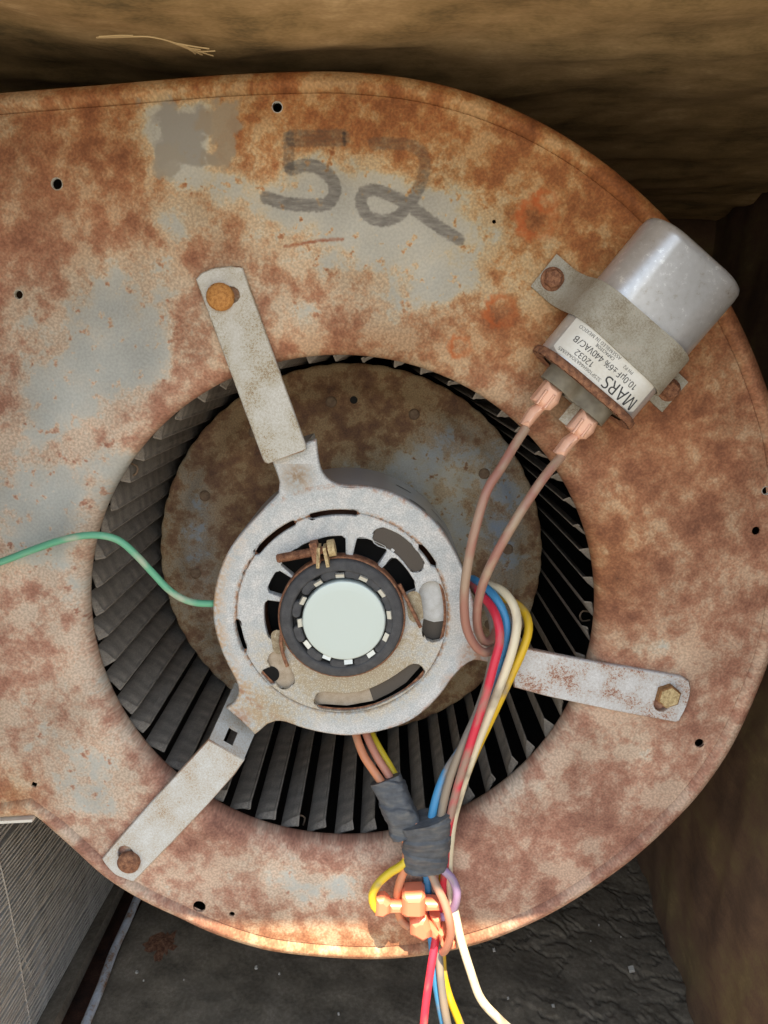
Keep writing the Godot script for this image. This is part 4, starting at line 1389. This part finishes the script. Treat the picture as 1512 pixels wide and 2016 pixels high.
func capacitor() -> void:
	var t := thing("run_capacitor", "oval silver capacitor with a white printed label and a rusty rim", "capacitor", Vector3(cap_c.x, cap_c.y, ZP))
	begin()
	var loops := []
	for q in [[-0.0008, -0.040], [0.0, -0.0385], [0.0, -0.02], [0.0, 0.0], [0.0, 0.0365], [-0.0003, 0.0390], [-0.0011, 0.0405], [-0.0024, 0.0412], [-0.006, 0.0413]]:
		loops.append(sec_loop(q[0], q[1]))
	loft(loops, false, true)
	part("can", mats.can, t)
	begin()
	loops = []
	for q in [[-0.004, -0.0415], [0.0006, -0.0428], [0.0022, -0.0424], [0.0026, -0.0405], [0.0022, -0.0388], [0.0004, -0.0380]]:
		loops.append(sec_loop(q[0], q[1]))
	loft(loops)
	part("rim", mats.rust, t)
	begin()
	loops = [sec_loop(-0.0005, -0.0405), sec_loop(-0.004, -0.0405)]
	loft(loops, false, true, true)
	part("end_face", mats.rivet, t)
	# terminal cups: two joined tubes
	begin()
	var fig := []
	for grow in [0.0, -0.0016]:
		var L := PackedVector2Array()
		var rr: float = 0.0096 + grow
		for i in 17:
			L.append(Vector2(0.0108, 0.0275) + Vector2.from_angle(deg_to_rad(-158 + 316.0 * i / 16)) * rr)
		for i in 17:
			L.append(Vector2(-0.0108, 0.0275) + Vector2.from_angle(deg_to_rad(22 + 316.0 * i / 16)) * rr)
		fig.append(L)
	loops = []
	for q in [[0, -0.0405], [0, -0.0492], [0, -0.0498], [1, -0.0498], [1, -0.0492], [1, -0.0410]]:
		var L := PackedVector3Array()
		for p in fig[q[0]]:
			L.append(cs_at(p.x, q[1], p.y))
		loops.append(L)
	loft(loops)
	part("terminal_cup", mats.cup, t)
	for s in [-0.0122, 0.0122, 0.004]:
		begin()
		box(cs_at(s, -0.050 if s != 0.004 else -0.0515, 0.0285 if s != 0.004 else 0.026), e2 * 0.0026, e1 * 0.009, Vector3(0, 0, 0.0004))
		part("terminal_blade", mats.strap, t)
	# paper label
	begin()
	var rows := []
	for i in 33:
		var s := lerpf(-0.0272, 0.0242, i / 32.0)
		var r := PackedVector3Array()
		for j in 9:
			var f := j / 8.0
			var t0 := -0.0375 + (0.0018 * (1.0 - clampf(minf(i, 32 - i) / 1.6, 0, 1)))
			r.append(cs_at(s, lerpf(t0, -0.0120, f), can_top(s, 0.00022)))
		rows.append(r)
	loft_open(rows, false)
	var lb := part("label", mats.label, t)
	wrapped_text("MARS", 0.0216, 0.0016, -0.0338, false, mats.print, lb, 1.1)
	wrapped_text("325P106H44A3OA4XM5", 0.0002, -0.0252, -0.0352, false, mats.print_faint, lb, 1.0)
	wrapped_text("12032", -0.0076, -0.0182, -0.0321, false, mats.print, lb)
	wrapped_text("10.0µF ±6% 440VAC/B", 0.0160, -0.0225, -0.0268, false, mats.print, lb, 1.1)
	wrapped_text("PH P2", 0.0102, 0.0045, -0.0229, false, mats.print_faint, lb)
	wrapped_text("CAPACITOR", -0.0014, -0.0128, -0.0236, false, mats.print, lb)
	wrapped_text("ASSEMBLED IN MEXICO", 0.0010, -0.0240, -0.0214, false, mats.print_faint, lb)
	# the strap that holds it
	t = thing("capacitor_strap", "grey brown metal strap bolted over the capacitor", "strap", cs_at(-0.0454, -0.0073, ZP))
	var pr := []      # across, height, lower edge, upper edge
	pr.append_array([[-0.0518, ZP + 0.0012, -0.0168, 0.0034], [-0.0440, ZP + 0.0013, -0.0170, 0.0034], [-0.0400, ZP + 0.0018, -0.0172, 0.0033], [-0.0360, ZP + 0.006, -0.0175, 0.0030], [-0.0330, 0.0225, -0.0178, 0.0027]])
	for i in 9:
		var a := PI * 0.98 - (PI * 0.48) * i / 8.0
		pr.append([-0.0127 + cos(a) * 0.0186, 0.0285 + sin(a) * 0.0186, -0.0182 - 0.0012 * i / 8.0, 0.0024 - 0.0014 * i / 8.0])
	for i in 12:
		var a := PI / 2 - (PI * 0.56) * i / 11.0
		pr.append([0.0127 + cos(a) * 0.0186, 0.0285 + sin(a) * 0.0186, -0.0204, 0.0011])
	pr.append_array([[0.0316, 0.0170, -0.0208, 0.0000], [0.0325, ZP + 0.0030, -0.0212, -0.0008], [0.0345, ZP + 0.0014, -0.0215, -0.0012], [0.0385, ZP + 0.0012, -0.0218, -0.0016], [0.0455, ZP + 0.0012, -0.0220, -0.0018]])
	begin()
	loops = []
	for i in pr.size():
		var a: Array = pr[i]
		var b: Array = pr[mini(i + 1, pr.size() - 1)]
		var z: Array = pr[maxi(i - 1, 0)]
		var tg := Vector2(b[0] - z[0], b[1] - z[1]).normalized()
		var nm := Vector2(-tg.y, tg.x) * 0.0007
		loops.append(PackedVector3Array([cs_at(a[0] + nm.x, a[2], a[1] + nm.y), cs_at(a[0] + nm.x, a[3], a[1] + nm.y), cs_at(a[0] - nm.x, a[3], a[1] - nm.y), cs_at(a[0] - nm.x, a[2], a[1] - nm.y)]))
	for f in 4:      # four faces of the strip, each smooth along its length
		var rw := []
		for L in loops:
			rw.append(PackedVector3Array([L[f], (L[f] + L[(f + 1) % 4]) / 2, L[(f + 1) % 4]]))
		loft_open(rw, false)
	part("band", mats.strap, t)
	for q in [[-0.0454, -0.0073], [0.0402, -0.0112]]:
		begin()
		var c := cs_at(q[0], q[1], ZP + 0.0019)
		lathe([[0.0062, c.z], [0.0060, c.z + 0.0010], [0.0052, c.z + 0.0012]], 20, Vector2(c.x, c.y), false, true)
		plate(ring2(Vector2(c.x, c.y), 0.0048, 6, 0.3), [], c.z + 0.001, c.z + 0.0048, 0.0009, false)
		part("bolt_head", mats.rust, t)

# ---------------------------------------------------------------- wiring
var dirt_noise: FastNoiseLite

func wire(called: String, label: String, pts: Array, r: float, c: Color, dirt: float, category := "wire", group := "motor wires", hue := Color(0.30, 0.24, 0.18)) -> MeshInstance3D:
	var a := []
	for p in pts:
		var w0 := P(p[0], p[1], p[2])
		a.append(w0 + Vector3(dirt_noise.get_noise_3d(w0.y * 70, r * 9e3, 1.0), dirt_noise.get_noise_3d(w0.y * 70, 4.0, r * 9e3), dirt_noise.get_noise_3d(w0.x * 70, w0.y * 50, 7.0)) * 0.0009)
	var paint := func(p: Vector3, _s: float, d: Vector3) -> Color:
		var k := dirt_noise.get_noise_3d(p.x * 34, p.y * 26, p.z * 34) * 1.3 + dirt_noise.get_noise_3d(p.x * 180, p.y * 120, p.z * 180) * 0.45 + (dirt - 0.5) * 1.5 + d.z * 0.12
		return c.lerp(hue, clampf(k * 1.6 + 0.18, 0.0, 0.88))
	begin()
	tube(a, r, paint)
	var o := part(called, mats.wire, null)
	tag(o, label, category, group)
	return o

func plast(called: String, shapes: Array, m_col: Color, label: String, category: String, group: String) -> Node3D:
	var at: Vector3 = P(shapes[0][1][0][0], shapes[0][1][0][1], shapes[0][2])
	var t := thing(called, label, category, at, group)
	for s in shapes:
		begin()
		col = m_col
		var pg := poly(s[1], s[3])
		plate(pg, [], s[2], s[3], s[4])
		part(s[0], mats.plastic, t)
	return t

func wiring() -> void:
	dirt_noise = noise(FastNoiseLite.TYPE_SIMPLEX_SMOOTH, 1.0, 3, 77)
	var R := 0.0025
	# two leads from the capacitor
	var brown := lin(158, 112, 98)
	var cg := "brown capacitor leads"
	wire("capacitor_lead", "brown lead from the upper capacitor terminal, outermost of the two loops", [[1036, 842, 0.028], [1012, 880, 0.032], [985, 920, 0.036], [958, 968, 0.040], [936, 1040, 0.042], [920, 1110, 0.040], [914, 1170, 0.036], [918, 1230, 0.030], [932, 1268, 0.026], [953, 1284, 0.022], [972, 1276, 0.014], [985, 1250, 0.004]], R, brown, 0.42, "wire", cg, Color(0.38, 0.28, 0.20))
	wire("capacitor_lead", "brown lead from the lower capacitor terminal, curled into a tight hook", [[1104, 898, 0.028], [1075, 935, 0.033], [1040, 985, 0.037], [1008, 1035, 0.039], [976, 1090, 0.038], [952, 1145, 0.034], [941, 1195, 0.028], [941, 1238, 0.022], [950, 1262, 0.018], [965, 1262, 0.014], [976, 1240, 0.008], [973, 1208, 0.002], [958, 1180, -0.006], [945, 1160, -0.014]], R, brown, 0.40, "wire", cg, Color(0.40, 0.30, 0.21))
	var pink := lin(236, 188, 162)
	var pg := "pink terminal covers"
	plast("terminal_cover", [["sleeve", [[1083, 748], [1111, 769], [1102, 795], [1086, 809], [1073, 808], [1051, 787]], 0.022, 0.0335, 0.003], ["neck", [[1068, 792], [1080, 802], [1062, 822], [1043, 845], [1028, 835], [1046, 806]], 0.0235, 0.0320, 0.003], ["ridge", [[1076, 766], [1080, 769], [1060, 797], [1056, 794]], 0.030, 0.0346, 0.0006], ["ridge", [[1091, 776], [1095, 779], [1075, 806], [1071, 803]], 0.030, 0.0346, 0.0006]], pink, "pink plastic cover on the upper capacitor terminal", "terminal cover", pg)
	plast("terminal_cover", [["sleeve", [[1154, 806], [1182, 830], [1172, 853], [1157, 866], [1143, 866], [1122, 843]], 0.022, 0.0335, 0.003], ["neck", [[1138, 850], [1150, 861], [1132, 880], [1113, 905], [1095, 893], [1115, 866]], 0.0235, 0.0320, 0.003], ["ridge", [[1147, 824], [1151, 827], [1131, 855], [1127, 852]], 0.030, 0.0346, 0.0006], ["ridge", [[1162, 834], [1166, 837], [1147, 863], [1143, 860]], 0.030, 0.0346, 0.0006]], pink, "pink plastic cover on the lower capacitor terminal", "terminal cover", pg)
	# bundle from the motor down to the tape and out of the frame
	wire("motor_wire", "red wire running over the bundle from the motor to the black tape", [[930, 1150, -0.012], [948, 1170, 0.002], [966, 1190, 0.012], [981, 1222, 0.020], [983, 1262, 0.025], [973, 1310, 0.028], [957, 1370, 0.029], [938, 1430, 0.028], [918, 1488, 0.026], [900, 1545, 0.024], [887, 1600, 0.022], [880, 1650, 0.020], [876, 1705, 0.017], [872, 1750, 0.015], [862, 1800, 0.014], [858, 1850, 0.016], [850, 1895, 0.021], [842, 1950, 0.025], [836, 2000, 0.027], [832, 2060, 0.029]], R, lin(214, 52, 74), 0.34)
	wire("motor_wire", "blue wire on the far side of the bundle beside the red wire", [[930, 1140, -0.014], [955, 1156, 0.0], [976, 1176, 0.010], [991, 1205, 0.014], [997, 1240, 0.017], [990, 1290, 0.018], [972, 1350, 0.018], [946, 1410, 0.017], [910, 1470, 0.017], [878, 1520, 0.018], [858, 1570, 0.020], [847, 1625, 0.020], [842, 1680, 0.017], [840, 1730, 0.014], [844, 1790, 0.013], [852, 1860, 0.013], [858, 1930, 0.018], [868, 1990, 0.020], [884, 2060, 0.020]], R, lin(66, 140, 190), 0.26)
	wire("motor_wire", "cream wire in the bundle, bleached white where the sun reaches it below", [[930, 1145, -0.016], [962, 1152, -0.002], [990, 1165, 0.008], [1010, 1190, 0.015], [1018, 1225, 0.020], [1012, 1270, 0.024], [998, 1315, 0.025], [978, 1368, 0.025], [955, 1425, 0.023], [932, 1485, 0.022], [910, 1550, 0.020], [893, 1610, 0.018], [886, 1660, 0.017], [884, 1710, 0.016], [889, 1760, 0.017], [897, 1800, 0.022], [908, 1850, 0.027], [926, 1910, 0.030], [946, 1965, 0.031], [980, 2005, 0.031], [1030, 2050, 0.031]], R * 1.04, lin(226, 214, 184), 0.26)
	wire("motor_wire", "yellow wire bowed out widest from the motor above the rusty arm", [[940, 1165, -0.020], [985, 1175, -0.008], [1015, 1188, 0.0], [1036, 1210, 0.008], [1040, 1240, 0.014], [1030, 1275, 0.018], [1012, 1318, 0.020], [988, 1372, 0.020], [962, 1425, 0.018], [936, 1480, 0.016], [910, 1545, 0.015], [890, 1610, 0.014], [876, 1680, 0.013], [868, 1740, 0.012], [866, 1800, 0.013], [870, 1870, 0.014], [874, 1920, 0.017], [884, 1965, 0.019], [904, 2010, 0.019], [925, 2060, 0.018]], R, lin(226, 184, 40), 0.30)
	wire("motor_wire", "dusty grey brown wire between the blue and the red wire", [[935, 1160, -0.018], [965, 1205, 0.0], [972, 1260, 0.010], [962, 1330, 0.016], [942, 1400, 0.020], [914, 1460, 0.022], [890, 1520, 0.022], [874, 1575, 0.022], [864, 1630, 0.021], [858, 1680, 0.018], [855, 1730, 0.015], [860, 1790, 0.013], [862, 1850, 0.014], [866, 1910, 0.020], [871, 1960, 0.023], [880, 2010, 0.024], [894, 2070, 0.024]], R, lin(128, 122, 116), 0.5)
	# short bundle from under the motor into the taped sleeve, and the loops that come out below
	wire("motor_wire", "orange wire from under the motor, looping behind the orange connector", [[695, 1425, -0.012], [704, 1455, -0.004], [718, 1490, 0.004], [738, 1522, 0.010], [762, 1560, 0.016], [788, 1610, 0.020], [800, 1660, 0.020], [797, 1705, 0.020], [787, 1735, 0.020], [782, 1770, 0.017], [788, 1808, 0.015], [805, 1822, 0.015]], R, lin(208, 138, 100), 0.34)
	wire("motor_wire", "brown wire from under the motor that loops down past the orange connectors", [[712, 1420, -0.014], [724, 1450, -0.006], [742, 1488, 0.003], [764, 1525, 0.009], [790, 1570, 0.016], [818, 1625, 0.022], [838, 1680, 0.022], [846, 1712, 0.022], [860, 1745, 0.024], [874, 1778, 0.028], [884, 1808, 0.031], [887, 1838, 0.030], [880, 1866, 0.026], [872, 1875, 0.022]], R, lin(186, 126, 104), 0.34)
	wire("motor_wire", "yellow wire from under the motor, looping out to the left of the tape", [[722, 1425, -0.020], [742, 1465, -0.008], [770, 1515, 0.002], [796, 1565, 0.010], [812, 1620, 0.018], [806, 1670, 0.020], [795, 1700, 0.021], [770, 1716, 0.022], [745, 1737, 0.022], [732, 1762, 0.022], [737, 1785, 0.022], [748, 1795, 0.022]], R, lin(222, 192, 52), 0.20)
	wire("motor_wire", "short purple wire looping out of the tape on the right", [[862, 1690, 0.018], [872, 1712, 0.021], [888, 1728, 0.023], [899, 1755, 0.024], [896, 1783, 0.022], [884, 1802, 0.019], [868, 1806, 0.018]], R, lin(168, 140, 176), 0.22)
	wire("ground_wire", "green wire crossing the inlet edge into the motor", [[-70, 1126, 0.018], [0, 1107, 0.018], [60, 1083, 0.019], [125, 1061, 0.021], [185, 1053, 0.022], [230, 1062, 0.021], [268, 1092, 0.018], [300, 1128, 0.014], [338, 1166, 0.010], [378, 1186, 0.006], [420, 1188, 0.0], [450, 1184, -0.006]], 0.0020, lin(104, 176, 142), 0.30, "wire", "", Color(0.52, 0.50, 0.40))
	# tape
	var t := thing("electrical_tape", "wrinkled black electrical tape binding the wires over the housing edge", "tape", P(835, 1655, ZP))
	tape_sleeve(t)
	# orange connectors
	var og := "orange wire connectors"
	var orange := lin(236, 138, 104)
	plast("wire_connector", [["flag", [[739, 1808], [741, 1775], [757, 1773], [769, 1784], [768, 1803], [755, 1811]], 0.018, 0.0265, 0.0022], ["neck", [[766, 1784], [794, 1785], [794, 1803], [766, 1803]], 0.0185, 0.0255, 0.0022]], orange, "small flared orange connector joined to the yellow loop", "wire connector", og)
	plast("wire_connector", [["body", [[792, 1775], [797, 1769], [832, 1767], [838, 1774], [838, 1809], [830, 1815], [798, 1814], [791, 1808]], 0.016, 0.0300, 0.0035], ["neck", [[836, 1780], [866, 1781], [868, 1798], [836, 1799]], 0.018, 0.0265, 0.0022]], orange, "square orange connector block with rounded edges, topmost of the cluster", "wire connector", og)
	plast("wire_connector", [["body", [[807, 1822], [823, 1813], [840, 1812], [850, 1836], [849, 1852], [833, 1861], [808, 1847]], 0.016, 0.0280, 0.0032], ["neck", [[842, 1816], [868, 1842], [860, 1857], [847, 1849]], 0.017, 0.0255, 0.0022]], orange, "slanting orange connector under the square block", "wire connector", og)
	plast("wire_connector", [["hook", [[862, 1842], [873, 1834], [880, 1840], [876, 1858], [880, 1864], [898, 1858], [899, 1872], [878, 1878], [868, 1864]], 0.017, 0.0265, 0.0024], ["collar", [[846, 1806], [868, 1812], [870, 1840], [862, 1842]], 0.016, 0.0235, 0.0018]], orange, "hooked orange connector at the end of the brown loop", "wire connector", og)

func tape_sleeve(t: Node3D) -> void:
	var w := noise(FastNoiseLite.TYPE_SIMPLEX_SMOOTH, 1.0, 3, 88)
	for q in [["upper_wrap", [[759, 1533, 0.0105], [772, 1562, 0.0135], [788, 1600, 0.017], [804, 1640, 0.019]], [0.0092, 0.0088, 0.0092, 0.0098], 0.0066], ["lower_wrap", [[838, 1610, 0.0205], [840, 1640, 0.0200], [839, 1672, 0.0190], [836, 1706, 0.0185]], [0.0146, 0.0140, 0.0134, 0.0126], 0.0076]]:
		var a := []
		for p in q[1]:
			a.append(P(p[0], p[1], p[2]))
		var c := curve3(a, 0.0008)
		var n := c.size()
		var loops := []
		for i in n:
			var f := float(i) / (n - 1)
			var tg := (c[mini(i + 1, n - 1)] - c[maxi(i - 1, 0)]).normalized()
			var u := tg.cross(Vector3.BACK).normalized()
			var v := u.cross(tg)
			var wd: float = lerpf(q[2][int(f * 2.999)], q[2][int(f * 2.999) + 1], fmod(f * 2.999, 1.0))
			var L := PackedVector3Array()
			# overlapping turns: a little step wherever the next turn starts, wound at a slant
			for j in 40:
				var an := TAU * j / 40.0
				var cu := cos(an)
				var su := sin(an)
				var ph := f * (3.0 if q[0] == "lower_wrap" else 2.0) + cu * 0.30
				var stepv := 0.0008 * (1.0 - fmod(ph + 4.0, 1.0))
				var p: Vector3 = u * signf(cu) * pow(absf(cu), 0.75) * (wd + stepv) + v * signf(su) * pow(absf(su), 0.75) * (q[3] + stepv * 1.6)
				p += p.normalized() * (w.get_noise_3d(c[i].x * 60 + cu * 0.8, c[i].y * 380, su * 0.8) * 0.0005 + w.get_noise_3d(cu * 1.3, f * 3.0, su * 1.3) * 0.0009)
				var slant := cu * wd * (0.28 if q[0] == "lower_wrap" else -0.1) * (1.0 if i < n / 2 else 0.25)
				L.append(c[i] + p + tg * slant * (1.0 if q[0] == "lower_wrap" else 1.0))
			loops.append(L)
		begin()
		loft(loops, true, true)
		part(q[0], mats.tape, t)

# ---------------------------------------------------------------- coil
func coil() -> void:
	var t := thing("evaporator_coil", "dusty finned coil standing below the outlet of the blower", "coil", Vector3(-0.26, FLOOR_Y, -0.1))
	var m: Mesh
	for v in 72:
		var y := FLOOR_Y + 0.008 + v * 0.0035
		begin()
		var rows := []
		var w := 0.0007
		for k in 7:
			var z := lerpf(-0.30, 0.03, k / 6.0)
			var dx := rng.randf_range(-0.0006, 0.0006) - (rng.randf_range(0.0, 0.004) if rng.randf() < 0.05 else 0.0)
			var dy := rng.randf_range(-0.0005, 0.0005)
			var x := -0.243 - 0.010 * z / 0.3 + dx
			rows.append(PackedVector3Array([Vector3(x - 0.014, y + dy - w, z), Vector3(x, y + dy - w, z), Vector3(x, y + dy + w, z), Vector3(x - 0.014, y + dy + w, z)]))
		loft(rows, true, true, true)
		part("fin", mats.fin, t)
	begin()
	box(Vector3(-0.268, FLOOR_Y + 0.135, -0.135), Vector3(0.012, 0, 0), Vector3(0, 0.14, 0), Vector3(0, 0, 0.17))
	part("core", mats.dark, t)
	for q in [[[-20, 1622], [20, 1790], [62, 2030]], [[30, 1840], [75, 1960], [88, 2030]]]:
		begin()
		var a := []
		for p in q:
			var d := dir_of(p[0], p[1])
			a.append(CAM + d * ((-0.2415 - CAM.x) / d.x))
		tube(a, 0.0006 if q[0][0] < 0 else 0.0004, func(_p, _s, _d): return Color.WHITE, 6)
		part("tie_wire", mats.chip, t)
	begin()
	box(Vector3(-0.2365, FLOOR_Y + 0.0025, -0.135), Vector3(0.010, 0.002, 0), Vector3(-0.001, 0.004, 0), Vector3(0, 0, 0.17))
	part("bottom_rail", mats.grime, t)

# ---------------------------------------------------------------- small litter
func litter() -> void:
	var t := thing("straw_tuft", "thin pale straw with a frayed end stuck to the ceiling lining", "straw", PY(300, 85, 0.285))
	begin()
	var mk := func(a: Array) -> Array:
		var o := []
		for p in a:
			o.append(PY(p[0], p[1], 0.2835))
		return o
	for q in [[[190, 74], [240, 73], [290, 72], [330, 80], [362, 92], [395, 98]], [[330, 80], [365, 91], [390, 101], [424, 100]], [[335, 82], [370, 94], [400, 104], [420, 110]], [[340, 84], [372, 96], [398, 108]], [[345, 86], [370, 96], [385, 106]], [[350, 86], [385, 92], [412, 96]], [[195, 72], [230, 70], [262, 70]]]:
		tube(mk.call(q), 0.00035, func(_p, _s, _d): return Color.WHITE, 5)
	part("stalk", mats.hair, t)
	# crumbs on the dirt
	begin()
	for i in 26:
		var c := Vector3(rng.randf_range(-0.19, 0.25), FLOOR_Y + 0.002, rng.randf_range(-0.2, -0.04))
		var s := rng.randf_range(0.0004, 0.0011)
		box(c, Vector3(s, s * 0.3, 0), Vector3(-s * 0.3, s, s * 0.2), Vector3(0, -s * 0.2, s))
	box(PY(1243, 1908, FLOOR_Y + 0.003), Vector3(0.0022, 0.0005, 0), Vector3(-0.0005, 0.0016, 0.0004), Vector3(0, -0.0004, 0.0018))
	tag(part("debris", mats.chip, null), "pale crumbs scattered over the black dirt of the floor", "debris", "", "stuff")
